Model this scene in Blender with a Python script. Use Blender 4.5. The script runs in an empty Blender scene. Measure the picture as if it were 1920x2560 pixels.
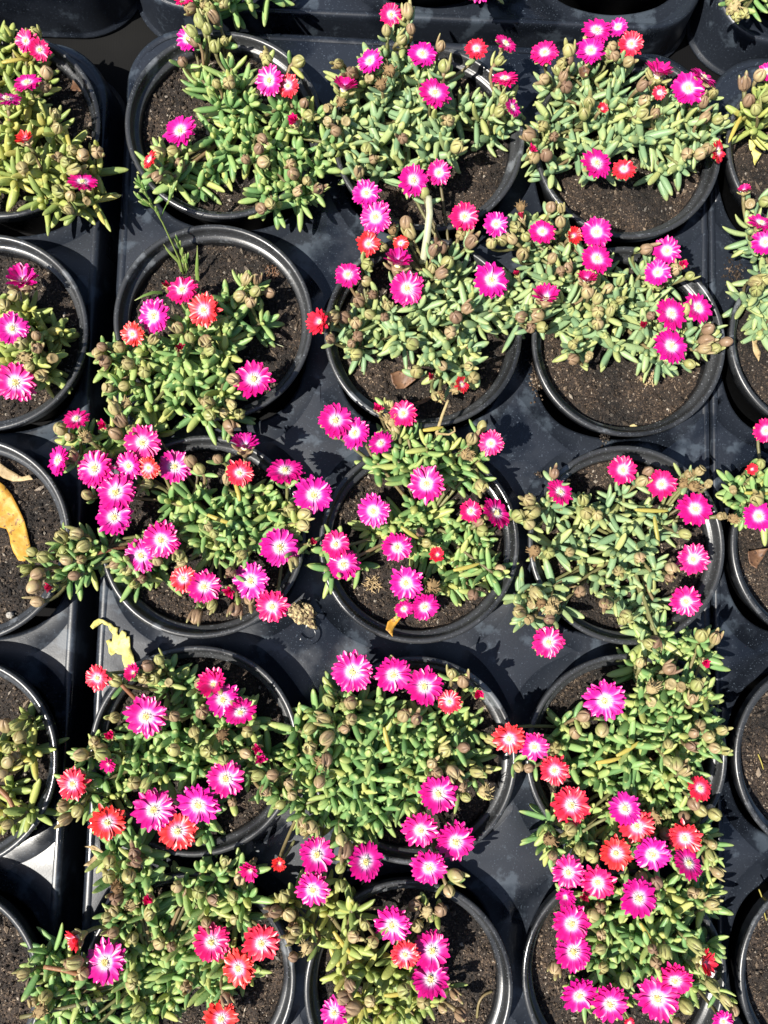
import bpy, bmesh, math, random
from mathutils import Vector, Matrix, noise

S = 0.01                                   # everything below is written in centimetres
random.seed(7)
scene = bpy.context.scene
col = scene.collection

# ------------------------------------------------------------------ camera
CAM_Z = 60.2
ROT = (Matrix.Rotation(math.radians(0.882), 3, 'Z') @ Matrix.Rotation(math.radians(-2.552), 3, 'Y')
       @ Matrix.Rotation(math.radians(4.676), 3, 'X'))
cd = bpy.data.cameras.new('camera')
cam = bpy.data.objects.new('camera', cd); col.objects.link(cam)
cd.sensor_fit = 'VERTICAL'; cd.sensor_height = 36.0; cd.sensor_width = 27.0
cd.lens = 36.0 * 1790 / 2212
cd.clip_start = 0.01; cd.clip_end = 200
cam.matrix_world = Matrix.Translation((0, 0, CAM_Z * S)) @ ROT.to_4x4()
scene.camera = cam

# ------------------------------------------------------------------ light
SUN_EL, SUN_DIR = 56.0, Vector((-0.89, -0.455, 0)).normalized()
to_sun = (SUN_DIR * math.cos(math.radians(SUN_EL)) + Vector((0, 0, math.sin(math.radians(SUN_EL))))).normalized()
world = bpy.data.worlds.new('World'); scene.world = world; world.use_nodes = True
wn = world.node_tree; sky = wn.nodes.new('ShaderNodeTexSky'); sky.sky_type = 'NISHITA'
sky.sun_disc = False; sky.sun_elevation = math.radians(SUN_EL)
sky.sun_rotation = math.atan2(SUN_DIR.x, SUN_DIR.y)
bgn = wn.nodes['Background']; bgn.inputs['Strength'].default_value = 0.075
wn.links.new(sky.outputs['Color'], bgn.inputs['Color'])
sl = bpy.data.lights.new('sun', 'SUN'); sl.energy = 5.0; sl.angle = math.radians(0.5); sl.color = (1.0, 0.95, 0.86)
sun = bpy.data.objects.new('sun', sl); col.objects.link(sun)
sun.rotation_euler = to_sun.to_track_quat('Z', 'Y').to_euler()
sun.location = to_sun * 3
scene.view_settings.view_transform = 'Standard'; scene.view_settings.look = 'None'
scene.view_settings.exposure = 1.05; scene.view_settings.gamma = 1.0

# ------------------------------------------------------------------ picture -> place
REG = {k: ((i % 3) * 610, (i // 3) * 620) for i, k in enumerate('ABCDEFGHIJKL')}
ZK = 700 / 1659.0
def src(tok):                       # measuring-sheet letter + position -> photograph pixel
    ox, oy = REG[tok[0]]; x, y = tok[1:].split(',')[:2]
    return ox + float(x) * ZK, oy + float(y) * ZK
FPX = 1790 * 1920 / 1659.0
def at(px, py, z):
    d = ROT @ Vector(((px - 960) / FPX, -(py - 1280) / FPX, -1))
    t = (z - CAM_Z) / d.z
    return Vector((0, 0, CAM_Z)) + d * t

# ------------------------------------------------------------------ helpers
def mesh(name, v, f, mats=(), smooth=True, mi=None, uv=None):
    me = bpy.data.meshes.new(name)
    me.from_pydata([(p[0] * S, p[1] * S, p[2] * S) for p in v], [], f)
    for m in mats: me.materials.append(m)
    if smooth: me.polygons.foreach_set('use_smooth', [True] * len(f))
    if mi: me.polygons.foreach_set('material_index', mi)
    if uv:
        l = me.uv_layers.new(name='uv'); idx = [0] * len(me.loops); me.loops.foreach_get('vertex_index', idx)
        flat = []
        for i in idx: flat += uv[i]
        l.data.foreach_set('uv', flat)
    me.update()
    return me
def obj(name, me, parent=None, M=None, loc=None, kind=None):
    o = bpy.data.objects.new(name, me); col.objects.link(o)
    if parent: o.parent = parent
    if M is not None:
        M = M.copy(); M.translation *= S; o.matrix_basis = M
    if loc is not None: o.location = Vector(loc) * S
    if kind: o['kind'] = kind
    return o
def thing(name, label, cat, loc=(0, 0, 0), group=None, me=None, rz=0):
    o = obj(name, me, loc=loc); o.rotation_euler.z = rz
    o['label'] = label; o['category'] = cat
    if group: o['group'] = group
    return o
def frame(x, up):                    # matrix with X along x, Z near up
    x = x.normalized(); y = up.cross(x)
    if y.length < 1e-4: y = Vector((0, 1, 0)).cross(x)
    y.normalize(); z = x.cross(y)
    return Matrix((x, y, z)).transposed()
def mat4(R, loc, sx=1, sy=1, sz=1):
    M = R.to_4x4() @ Matrix.Diagonal((sx, sy, sz, 1)); M.translation = loc
    return M
def lathe(prof, n, jit=0, seed=0):
    v, f = [], []
    for r, z in prof:
        for k in range(n):
            a = 2 * math.pi * k / n
            rr = r
            if jit: rr = r * (1 + jit * math.sin(2 * a + seed) + jit * .5 * math.sin(3 * a + 2 * seed))
            v.append((rr * math.cos(a), rr * math.sin(a), z))
    for i in range(len(prof) - 1):
        for k in range(n):
            a, b = i * n + k, i * n + (k + 1) % n
            f.append((a, b, b + n, a + n))
    return v, f
def tube(pts, radii, n=6, cap=True):
    v, f = [], []
    up = Vector((0.3, 0.2, 1))
    for i, p in enumerate(pts):
        t = (pts[min(i + 1, len(pts) - 1)] - pts[max(i - 1, 0)])
        if t.length < 1e-6: t = Vector((0, 0, 1))
        R = frame(t, up); y, z = R.col[1], R.col[2]
        for k in range(n):
            a = 2 * math.pi * k / n
            q = p + (y * math.cos(a) + z * math.sin(a)) * radii[i]; v.append(tuple(q))
    for i in range(len(pts) - 1):
        for k in range(n):
            a, b = i * n + k, i * n + (k + 1) % n
            f.append((a, b, b + n, a + n))
    if cap:
        f.append(tuple(range(n))[::-1]); m = (len(pts) - 1) * n; f.append(tuple(range(m, m + n)))
    return v, f
def bez(a, b, c, n):
    return [(a * (1 - t) ** 2 + b * 2 * t * (1 - t) + c * t * t) for t in [i / n for i in range(n + 1)]]
class Bag:
    def __init__(s): s.v, s.f, s.m, s.u = [], [], [], []
    def add(s, v, f, m=0, uv=None, M=None):
        o = len(s.v)
        for p in v:
            s.v.append(tuple(M @ Vector(p)) if M is not None else tuple(p))
        s.f += [tuple(i + o for i in q) for q in f]; s.m += [m] * len(f)
        s.u += uv if uv else [(0, 0)] * len(v)

# ------------------------------------------------------------------ materials
def new_mat(name):
    m = bpy.data.materials.new(name); m.use_nodes = True
    nt = m.node_tree; return m, nt, nt.nodes, nt.links, nt.nodes['Principled BSDF']
def ramp(N, stops, interp='LINEAR'):
    r = N.new('ShaderNodeValToRGB'); e = r.color_ramp.elements; r.color_ramp.interpolation = interp
    while len(e) < len(stops): e.new(0.5)
    for el, (p, c) in zip(e, stops): el.position = p; el.color = (*c, 1)
    return r
def tex(N, L, kind, scale, detail=4, coord='Object', **kw):
    t = N.new('ShaderNodeTex' + kind); t.inputs['Scale'].default_value = scale
    if kind == 'Noise': t.inputs['Detail'].default_value = detail
    for k, vv in kw.items(): t.inputs[k].default_value = vv
    c = N.new('ShaderNodeTexCoord')
    L.new(c.outputs[coord], t.inputs['Vector'])
    return t
def bump(N, L, P, h, strength, dist):
    b = N.new('ShaderNodeBump'); b.inputs['Strength'].default_value = strength; b.inputs['Distance'].default_value = dist
    L.new(h, b.inputs['Height']); L.new(b.outputs['Normal'], P.inputs['Normal'])
def mixc(N, L, fac, a, b):
    m = N.new('ShaderNodeMix'); m.data_type = 'RGBA'
    if hasattr(fac, 'is_linked'): L.new(fac, m.inputs['Factor'])
    else: m.inputs['Factor'].default_value = fac
    for s, vv in (('A', a), ('B', b)):
        sock = [i for i in m.inputs if i.name == s and i.type == 'RGBA'][0]
        if hasattr(vv, 'is_linked'): L.new(vv, sock)
        else: sock.default_value = (*vv, 1)
    return [o for o in m.outputs if o.type == 'RGBA'][0]
def world_coords(N, L, t):
    g = N.new('ShaderNodeNewGeometry'); L.new(g.outputs['Position'], t.inputs['Vector'])

def plastic(name, base, dusty, r0, r1, dust=(0.56, 0.66)):
    m, nt, N, L, P = new_mat(name)
    a = N.new('ShaderNodeTexNoise'); a.inputs['Scale'].default_value = 38; a.inputs['Detail'].default_value = 7; a.inputs['Roughness'].default_value = .62
    world_coords(N, L, a)
    r = ramp(N, [(dust[0], (0, 0, 0)), (dust[1], (1, 1, 1))]); L.new(a.outputs['Fac'], r.inputs['Fac'])
    b = N.new('ShaderNodeTexNoise'); b.inputs['Scale'].default_value = 900; b.inputs['Detail'].default_value = 3
    world_coords(N, L, b)
    r2 = ramp(N, [(.63, (0, 0, 0)), (.72, (1, 1, 1))]); L.new(b.outputs['Fac'], r2.inputs['Fac'])
    w = N.new('ShaderNodeTexNoise'); w.inputs['Scale'].default_value = 14; w.inputs['Detail'].default_value = 5
    world_coords(N, L, w)
    rw = ramp(N, [(.40, (0, 0, 0)), (.46, (1, 1, 1))]); L.new(w.outputs['Fac'], rw.inputs['Fac'])
    c1 = mixc(N, L, r.outputs['Color'], base, dusty)
    wet = mixc(N, L, rw.outputs['Color'], tuple(x * .55 for x in base), c1)
    c2 = mixc(N, L, r2.outputs['Color'], wet, tuple(x * 1.5 for x in dusty))
    L.new(c2, P.inputs['Base Color'])
    mr = N.new('ShaderNodeMapRange'); mr.inputs['To Min'].default_value = r0; mr.inputs['To Max'].default_value = r1
    L.new(rw.outputs['Color'], mr.inputs['Value']); L.new(mr.outputs['Result'], P.inputs['Roughness'])
    bump(N, L, P, b.outputs['Fac'], .10, .0004)
    return m
M_TRAY = plastic('tray plastic', (.0105, .0135, .020), (.036, .046, .060), .20, .40, (.55, .61))
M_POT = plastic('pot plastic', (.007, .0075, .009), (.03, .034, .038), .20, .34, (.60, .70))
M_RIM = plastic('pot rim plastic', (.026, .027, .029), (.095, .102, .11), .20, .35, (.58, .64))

def leafy(name, stops, rnd='object', tip=(.45, .47, .16), rough=.42, crease=False, spots=0.0):
    m, nt, N, L, P = new_mat(name)
    if rnd == 'object':
        o = N.new('ShaderNodeObjectInfo'); rv = o.outputs['Random']
    else:
        o = N.new('ShaderNodeNewGeometry'); rv = o.outputs['Random Per Island']
    n = N.new('ShaderNodeTexNoise'); n.inputs['Scale'].default_value = 55; n.inputs['Detail'].default_value = 2
    world_coords(N, L, n)
    ad = N.new('ShaderNodeMath'); ad.operation = 'MULTIPLY_ADD'; L.new(n.outputs['Fac'], ad.inputs[0]); ad.inputs[1].default_value = .7
    sb = N.new('ShaderNodeMath'); sb.operation = 'SUBTRACT'; L.new(rv, sb.inputs[0]); sb.inputs[1].default_value = .35
    L.new(sb.outputs[0], ad.inputs[2])
    r = ramp(N, stops); L.new(ad.outputs[0], r.inputs['Fac'])
    c = r.outputs['Color']
    u = N.new('ShaderNodeUVMap'); sx = N.new('ShaderNodeSeparateXYZ'); L.new(u.outputs['UV'], sx.inputs[0])
    if tip:
        rt = ramp(N, [(.72, (0, 0, 0)), (1, (.75, .75, .75))]); L.new(sx.outputs['Y'], rt.inputs['Fac'])
        c = mixc(N, L, rt.outputs['Color'], c, tip)
    if crease:
        rc = ramp(N, [(.35, (0, 0, 0)), (.9, (1, 1, 1))]); L.new(sx.outputs['X'], rc.inputs['Fac'])
        c = mixc(N, L, rc.outputs['Color'], c, (.07, .035, .025))
    f = N.new('ShaderNodeTexNoise'); f.inputs['Scale'].default_value = 700; f.inputs['Detail'].default_value = 3
    world_coords(N, L, f)
    if spots:
        rs = ramp(N, [(.56, (0, 0, 0)), (.70, (spots,) * 3)]); L.new(f.outputs['Fac'], rs.inputs['Fac'])
        c = mixc(N, L, rs.outputs['Color'], c, (.10, .055, .035))
    L.new(c, P.inputs['Base Color'])
    P.inputs['Roughness'].default_value = rough
    P.inputs['Specular IOR Level'].default_value = .42
    tr = N.new('ShaderNodeBsdfTranslucent'); L.new(c, tr.inputs['Color'])
    mx = N.new('ShaderNodeMixShader'); mx.inputs[0].default_value = .40
    L.new(P.outputs[0], mx.inputs[1]); L.new(tr.outputs[0], mx.inputs[2]); L.new(mx.outputs[0], N['Material Output'].inputs['Surface'])
    bump(N, L, P, f.outputs['Fac'], .25, .0008)
    return m
PALS = {
 'green': [(.0, (.165, .32, .115)), (.3, (.235, .41, .145)), (.55, (.31, .485, .175)), (.8, (.41, .54, .19)), (1, (.53, .55, .18))],
 'grey': [(.0, (.22, .355, .19)), (.3, (.29, .435, .225)), (.55, (.355, .49, .25)), (.8, (.43, .53, .24)), (1, (.51, .54, .21))],
 'yellow': [(.0, (.25, .335, .105)), (.3, (.345, .44, .13)), (.55, (.43, .50, .145)), (.8, (.51, .53, .15)), (1, (.57, .50, .14))]}
M_LEAFP = {k: leafy('leaf ' + k, v) for k, v in PALS.items()}
M_LEAFJ = {k: leafy('lower leaf ' + k, v, 'island') for k, v in PALS.items()}
M_LEAF = M_LEAFP['green']
M_YLEAF = leafy('yellow leaf', [(0, (.42, .38, .09)), (1, (.55, .44, .10))], tip=None)
M_BUD = leafy('bud', [(0, (.28, .175, .115)), (.22, (.41, .285, .165)), (.45, (.44, .40, .165)), (.65, (.37, .40, .14)), (.85, (.53, .385, .23)), (1, (.50, .48, .19))], tip=(.44, .46, .18), crease=True, spots=.22)
M_CAP = leafy('seed capsule', [(0, (.36, .27, .13)), (1, (.48, .40, .20))], tip=None, crease=True, spots=.3)
M_DRY = leafy('dried flower', [(0, (.22, .13, .06)), (.5, (.38, .26, .12)), (1, (.50, .40, .2))], tip=None, spots=.6, rough=.8)
M_STEM = leafy('stem', [(0, (.17, .14, .07)), (.5, (.24, .25, .10)), (1, (.30, .20, .11))], tip=None, spots=.4)
M_PALE = leafy('pale stem', [(0, (.50, .52, .34)), (1, (.62, .62, .44))], tip=None, spots=.15)
M_REDSTEM = leafy('red stem', [(0, (.30, .12, .07)), (1, (.38, .20, .10))], tip=None)
M_GRASS = leafy('grass', [(0, (.14, .27, .06)), (1, (.28, .36, .10))], tip=(.5, .5, .22))

def petal_mat(name, c0, c1, ring, white=.40):
    m, nt, N, L, P = new_mat(name)
    u = N.new('ShaderNodeUVMap'); sx = N.new('ShaderNodeSeparateXYZ'); L.new(u.outputs['UV'], sx.inputs[0])
    n = tex(N, L, 'Noise', 1500, 2, coord='UV'); n.inputs['Scale'].default_value = 9
    ad = N.new('ShaderNodeMath'); ad.operation = 'MULTIPLY_ADD'; L.new(n.outputs['Fac'], ad.inputs[0]); ad.inputs[1].default_value = .05; L.new(sx.outputs['Y'], ad.inputs[2])
    o = N.new('ShaderNodeObjectInfo')
    outer = mixc(N, L, o.outputs['Random'], c0, c1)
    r = ramp(N, [(white - .02, (0, 0, 0)), (white + .10, (.6, .6, .6)), (white + .22, (1, 1, 1))]); L.new(ad.outputs[0], r.inputs['Fac'])
    a = mixc(N, L, r.outputs['Color'], (.80, .70, .76), ring)
    r2 = ramp(N, [(white + .06, (0, 0, 0)), (white + .34, (1, 1, 1))]); L.new(ad.outputs[0], r2.inputs['Fac'])
    c = mixc(N, L, r2.outputs['Color'], a, outer)
    L.new(c, P.inputs['Base Color'])
    P.inputs['Roughness'].default_value = .36
    P.inputs['Specular IOR Level'].default_value = .5
    # thin petals let light through
    tr = N.new('ShaderNodeBsdfTranslucent'); L.new(c, tr.inputs['Color'])
    mx = N.new('ShaderNodeMixShader'); mx.inputs[0].default_value = .25
    L.new(P.outputs[0], mx.inputs[1]); L.new(tr.outputs[0], mx.inputs[2])
    L.new(mx.outputs[0], N['Material Output'].inputs['Surface'])
    return m
M_PET = {'m': petal_mat('magenta petals', (.62, .005, .185), (.57, .007, .255), (.62, .06, .42), .29),
         'c': petal_mat('crimson petals', (.68, .007, .12), (.62, .007, .20), (.64, .07, .34), .27),
         'r': petal_mat('red petals', (.70, .032, .026), (.66, .016, .055), (.68, .13, .32), .25),
         'd': petal_mat('dark closing petals', (.30, .008, .035), (.42, .01, .06), (.5, .1, .2), .12)}
def simple(name, c, rough=.5, spec=.4):
    m, nt, N, L, P = new_mat(name)
    n = tex(N, L, 'Noise', 400, 3); r = ramp(N, [(.3, tuple(x * .8 for x in c)), (.7, tuple(min(1, x * 1.15) for x in c))])
    L.new(n.outputs['Fac'], r.inputs['Fac']); L.new(r.outputs['Color'], P.inputs['Base Color'])
    P.inputs['Roughness'].default_value = rough; P.inputs['Specular IOR Level'].default_value = spec
    return m
M_FIL = simple('white filaments', (.80, .74, .72), .6)
M_ANT = simple('yellow anthers', (.80, .70, .30), .6)

def soil_mat(name, island):
    m, nt, N, L, P = new_mat(name)
    a = N.new('ShaderNodeTexNoise'); a.inputs['Scale'].default_value = 700; a.inputs['Detail'].default_value = 6; a.inputs['Roughness'].default_value = .7
    world_coords(N, L, a)
    if island:
        g = N.new('ShaderNodeNewGeometry')
        r = ramp(N, [(0, (.012, .008, .006)), (.42, (.030, .020, .014)), (.62, (.085, .058, .038)), (.80, (.155, .115, .08)), (.93, (.25, .195, .14)), (.99, (.42, .38, .32))], 'LINEAR')
        L.new(g.outputs['Random Per Island'], r.inputs['Fac'])
    else:
        r = ramp(N, [(.30, (.008, .006, .005)), (.5, (.026, .018, .013)), (.60, (.07, .048, .034)), (.70, (.20, .15, .10))])
        L.new(a.outputs['Fac'], r.inputs['Fac'])
    b = N.new('ShaderNodeTexNoise'); b.inputs['Scale'].default_value = 32; b.inputs['Detail'].default_value = 3; world_coords(N, L, b)
    rb = ramp(N, [(.38, (.26, .26, .27)), (.66, (1.05, 1.0, .95))]); L.new(b.outputs['Fac'], rb.inputs['Fac'])
    mm = N.new('ShaderNodeMix'); mm.data_type = 'RGBA'; mm.blend_type = 'MULTIPLY'; mm.inputs['Factor'].default_value = 1
    ss = [i for i in mm.inputs if i.type == 'RGBA']; L.new(r.outputs['Color'], ss[0]); L.new(rb.outputs['Color'], ss[1])
    L.new([o for o in mm.outputs if o.type == 'RGBA'][0], P.inputs['Base Color'])
    P.inputs['Roughness'].default_value = .72; P.inputs['Specular IOR Level'].default_value = .35
    bump(N, L, P, a.outputs['Fac'], .8, .0016)
    return m
M_SOIL = soil_mat('potting soil', False); M_CRUMB = soil_mat('soil crumbs', True)

def ground_mat():
    m, nt, N, L, P = new_mat('black weed mat')
    w = N.new('ShaderNodeTexWave'); w.inputs['Scale'].default_value = 160; w.inputs['Distortion'].default_value = .6; world_coords(N, L, w)
    n = N.new('ShaderNodeTexNoise'); n.inputs['Scale'].default_value = 9; n.inputs['Detail'].default_value = 6; world_coords(N, L, n)
    r = ramp(N, [(.35, (.003, .003, .0035)), (.7, (.008, .008, .008))]); L.new(n.outputs['Fac'], r.inputs['Fac'])
    L.new(r.outputs['Color'], P.inputs['Base Color']); P.inputs['Roughness'].default_value = .8; P.inputs['Specular IOR Level'].default_value = .08
    bump(N, L, P, w.outputs['Fac'], .12, .0003)
    return m
M_GROUND = ground_mat()

def dead_leaf_mat(name, stops, spot, sc=160, rough=.55, trans=.25):
    m, nt, N, L, P = new_mat(name)
    a = tex(N, L, 'Noise', sc, 5); r = ramp(N, stops); L.new(a.outputs['Fac'], r.inputs['Fac'])
    b = tex(N, L, 'Noise', sc * 2.6, 3); rb = ramp(N, [(.60, (0, 0, 0)), (.68, (1, 1, 1))]); L.new(b.outputs['Fac'], rb.inputs['Fac'])
    c = mixc(N, L, rb.outputs['Color'], r.outputs['Color'], spot)
    L.new(c, P.inputs['Base Color']); P.inputs['Roughness'].default_value = rough
    tr = N.new('ShaderNodeBsdfTranslucent'); L.new(c, tr.inputs['Color'])
    mx = N.new('ShaderNodeMixShader'); mx.inputs[0].default_value = trans
    L.new(P.outputs[0], mx.inputs[1]); L.new(tr.outputs[0], mx.inputs[2]); L.new(mx.outputs[0], N['Material Output'].inputs['Surface'])
    bump(N, L, P, a.outputs['Fac'], .5, .0015)
    return m
M_YELLOW = dead_leaf_mat('yellow dead leaf', [(.3, (.52, .46, .10)), (.7, (.66, .62, .24))], (.42, .36, .08))
M_ORANGE = dead_leaf_mat('orange dead leaf', [(.3, (.48, .22, .02)), (.7, (.58, .34, .05))], (.20, .10, .03))
M_BROWN = dead_leaf_mat('brown dead leaf', [(.3, (.10, .045, .022)), (.7, (.24, .13, .07))], (.05, .025, .015))
M_TAN = dead_leaf_mat('tan dry scrap', [(.3, (.36, .25, .12)), (.7, (.50, .38, .2))], (.22, .14, .07))
M_BARK = dead_leaf_mat('bark chunk', [(.38, (.05, .03, .018)), (.5, (.24, .18, .09)), (.62, (.46, .38, .2))], (.09, .05, .025), sc=420, rough=.9, trans=.02)

# ------------------------------------------------------------------ ground
GZ = 0.0; DECK = 4.4; RIM = 7.0; SOIL = 5.55
g = obj('ground', mesh('ground', [(-3000, -3000, 0), (3000, -3000, 0), (3000, 3000, 0), (-3000, 3000, 0)], [(0, 1, 2, 3)], [M_GROUND]), kind='structure')

# ------------------------------------------------------------------ trays
PITCH = 13.6; HP = PITCH / 2
def tray(label, origin, nc, nr, mar, sk, rz):
    """origin = centre of the first cell (near, left); mar/sk = margin and skirt spread on left, right, near, far"""
    t = thing('plant_tray', label, 'tray', (origin[0], origin[1], 0), 'black carry trays', rz=rz)
    x0, x1 = -HP - mar[0], (nc - 1) * PITCH + HP + mar[1]
    y0, y1 = -HP - mar[2], (nr - 1) * PITCH + HP + mar[3]
    CR = 4.2
    def clamp(x, y):
        x = min(max(x, x0), x1); y = min(max(y, y0), y1)
        cx = min(max(x, x0 + CR), x1 - CR); cy = min(max(y, y0 + CR), y1 - CR)
        d = math.hypot(x - cx, y - cy)
        if d > CR: x, y = cx + (x - cx) * CR / d, cy + (y - cy) * CR / d
        return x, y
    B = Bag(); n = 96
    angs = [2 * math.pi * (k + .5) / n for k in range(n)]
    angs = sorted(angs + [math.pi / 4 + i * math.pi / 2 for i in range(4)]); n = len(angs)
    for j in range(nr):
        for i in range(nc):
            rings = []
            for a in angs:
                b = HP / max(abs(math.cos(a)), abs(math.sin(a)))
                h = 5.78 + .38 * abs(math.sin(2 * a)) ** 3
                q = [(h - .25, -2.4), (h - .04, -.42), (h + .03, -.14), (h + .13, -.02), (h + .25, 0)]
                e = 7.35 + .25 * math.sin(a * 4 + i + 2 * j)
                if b > e + .3: q += [(e, 0), (e + .05, .05), (e + .12, .06), (b, .06)]
                else: q += [(b - .03, 0), (b - .02, 0), (b - .01, 0), (b, .0)]
                rings.append(q)
            v = []
            for s in range(9):
                for k, a in enumerate(angs):
                    r, z = rings[k][s]
                    x, y = clamp(i * PITCH + r * math.cos(a), j * PITCH + r * math.sin(a))
                    v.append((x, y, DECK + z + .03 * math.sin(x * .5 + y * .3)))
            f = [(s * n + k, s * n + (k + 1) % n, (s + 1) * n + (k + 1) % n, (s + 1) * n + k) for s in range(8) for k in range(n)]
            B.add(v, f)
    # margin strips between the cells and the rim
    for (ax, ay, bx, by) in ((x0, y0, -HP, y1), ((nc - 1) * PITCH + HP, y0, x1, y1), (-HP, y0, (nc - 1) * PITCH + HP, -HP), (-HP, (nr - 1) * PITCH + HP, (nc - 1) * PITCH + HP, y1)):
        if bx - ax < .03 or by - ay < .03: continue
        nx, ny = max(2, int((bx - ax) / .6)), max(2, int((by - ay) / .6)); v = []
        for iy in range(ny + 1):
            for ix in range(nx + 1):
                x, y = clamp(ax + (bx - ax) * ix / nx, ay + (by - ay) * iy / ny)
                v.append((x, y, DECK + .03 * math.sin(x * .5 + y * .3)))
        B.add(v, [(iy * (nx + 1) + ix, iy * (nx + 1) + ix + 1, (iy + 1) * (nx + 1) + ix + 1, (iy + 1) * (nx + 1) + ix) for iy in range(ny) for ix in range(nx)])
    obj('deck', mesh('deck', B.v, B.f, [M_TRAY]), t)
    # rounded side wall with a foot flange
    out = []
    for (cx, cy, a0) in ((x1 - CR, y1 - CR, 0), (x0 + CR, y1 - CR, 90), (x0 + CR, y0 + CR, 180), (x1 - CR, y0 + CR, 270)):
        for k in range(17):
            a = math.radians(a0 + 90 * k / 16); out.append((cx + CR * math.cos(a), cy + CR * math.sin(a), math.cos(a), math.sin(a)))
    prof = [(-.42, .03), (-.30, .10), (-.10, .11), (.10, .04), (.24, -.14), (.30, -.42), (.44, -1.5), (.56, -2.72), (.62, -2.86), (1.0, -2.92), (1.0, -3.02), (.9, -3.1)]
    m = len(out); v, f = [], []
    for o, z in prof:
        for (x, y, nx, ny) in out:
            k = (sk[1] if nx > 0 else sk[0]) * nx * nx + (sk[3] if ny > 0 else sk[2]) * ny * ny
            oo = o if o < 0 else o * k
            v.append((x + nx * oo, y + ny * oo, DECK + (z if z > -.5 else -.42 + (z + .42) * 1.45)))
    for s in range(len(prof) - 1):
        for k in range(m):
            f.append((s * m + k, s * m + (k + 1) % m, (s + 1) * m + (k + 1) % m, (s + 1) * m + k))
    obj('side_wall', mesh('side_wall', v, f, [M_TRAY]), t)
    return t
RZ = -0.0105
main_tray = tray('black carry tray whose flat deck has a raised numeral beside a bark chunk', (-9.25, -24.75), 3, 5, (.35, -.25, 1.6, 1.85), (.8, .15, 1, .4), RZ)
tray('black carry tray under the pots with the orange dead leaf and the brown leaf', (-51.6, -25.2), 3, 5, (.4, -.62, 1.6, 1.2), (1, .8, 1, 1), -0.015)
tray('black carry tray under the pots of bare dark soil with wiry yellow roots', (31.45, -24.9), 3, 5, (-.3, .4, 1.6, 1.6), (.12, 1, 1, 1), -0.005)
tray('black carry tray with a long glossy end wall, between two rounded tray corners', (-9.0, 46.75), 3, 1, (.2, -.1, .05, 1), (.8, .8, .4, 1), 0)
tray('black carry tray with a dark opening behind its glossy rounded end', (-51.3, 47.2), 3, 1, (.4, .7, .1, 1), (1, .6, .45, 1), .01)
tray('black carry tray with a water-stained rounded corner beneath overhanging pale buds', (33.0, 46.3), 3, 1, (.1, .4, .1, 1), (.8, 1, .45, 1), .02)
# raised numeral on the main tray
fc = bpy.data.curves.new('numeral', 'FONT'); fc.body = '5'; fc.size = 3.0 * S; fc.extrude = .12 * S; fc.bevel_depth = .06 * S; fc.bevel_resolution = 2
fo = bpy.data.objects.new('numeral_tmp', fc); col.objects.link(fo)
dg = bpy.context.evaluated_depsgraph_get(); nm = bpy.data.meshes.new_from_object(fo.evaluated_get(dg)); bpy.data.objects.remove(fo)
nm.name = 'numeral'; nm.materials.clear(); nm.materials.append(M_TRAY)
p5 = at(745, 1600, DECK)
no = bpy.data.objects.new('raised_numeral', nm); col.objects.link(no); no.parent = main_tray
q5 = Matrix.Rotation(-RZ, 3, 'Z') @ (p5 - Vector((-9.25, -24.75, 0)))
no.location = Vector((q5.x, q5.y, DECK + .07)) * S; no.rotation_euler.z = math.radians(-14)

# ------------------------------------------------------------------ pots
WALLP = [(0.01, .35), (4.2, .35), (4.45, .12), (4.62, .12), (4.7, .3), (5.85, 5.95), (6.02, 6.05), (5.96, 6.25), (5.74, 6.22), (5.70, 5.9), (4.55, .55), (0.01, .5)]
RIMP = [(5.98, 6.02), (6.26, 5.86), (6.31, 5.88), (6.42, 6.72), (6.50, 6.86), (6.50, 6.96), (6.44, 7.03), (6.34, 7.06), (6.22, 7.04), (6.15, 6.96), (6.12, 6.82), (6.08, 6.42), (5.94, 6.33), (5.76, 6.30), (5.70, 6.20), (5.69, 5.95)]
POTM = []
for i in range(4):
    v, f = lathe(WALLP, 72, .004, i * 2.1); w = mesh('pot_wall', v, f, [M_POT])
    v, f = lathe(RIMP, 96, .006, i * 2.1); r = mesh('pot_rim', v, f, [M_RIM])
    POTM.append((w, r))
SOILM = []
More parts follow.
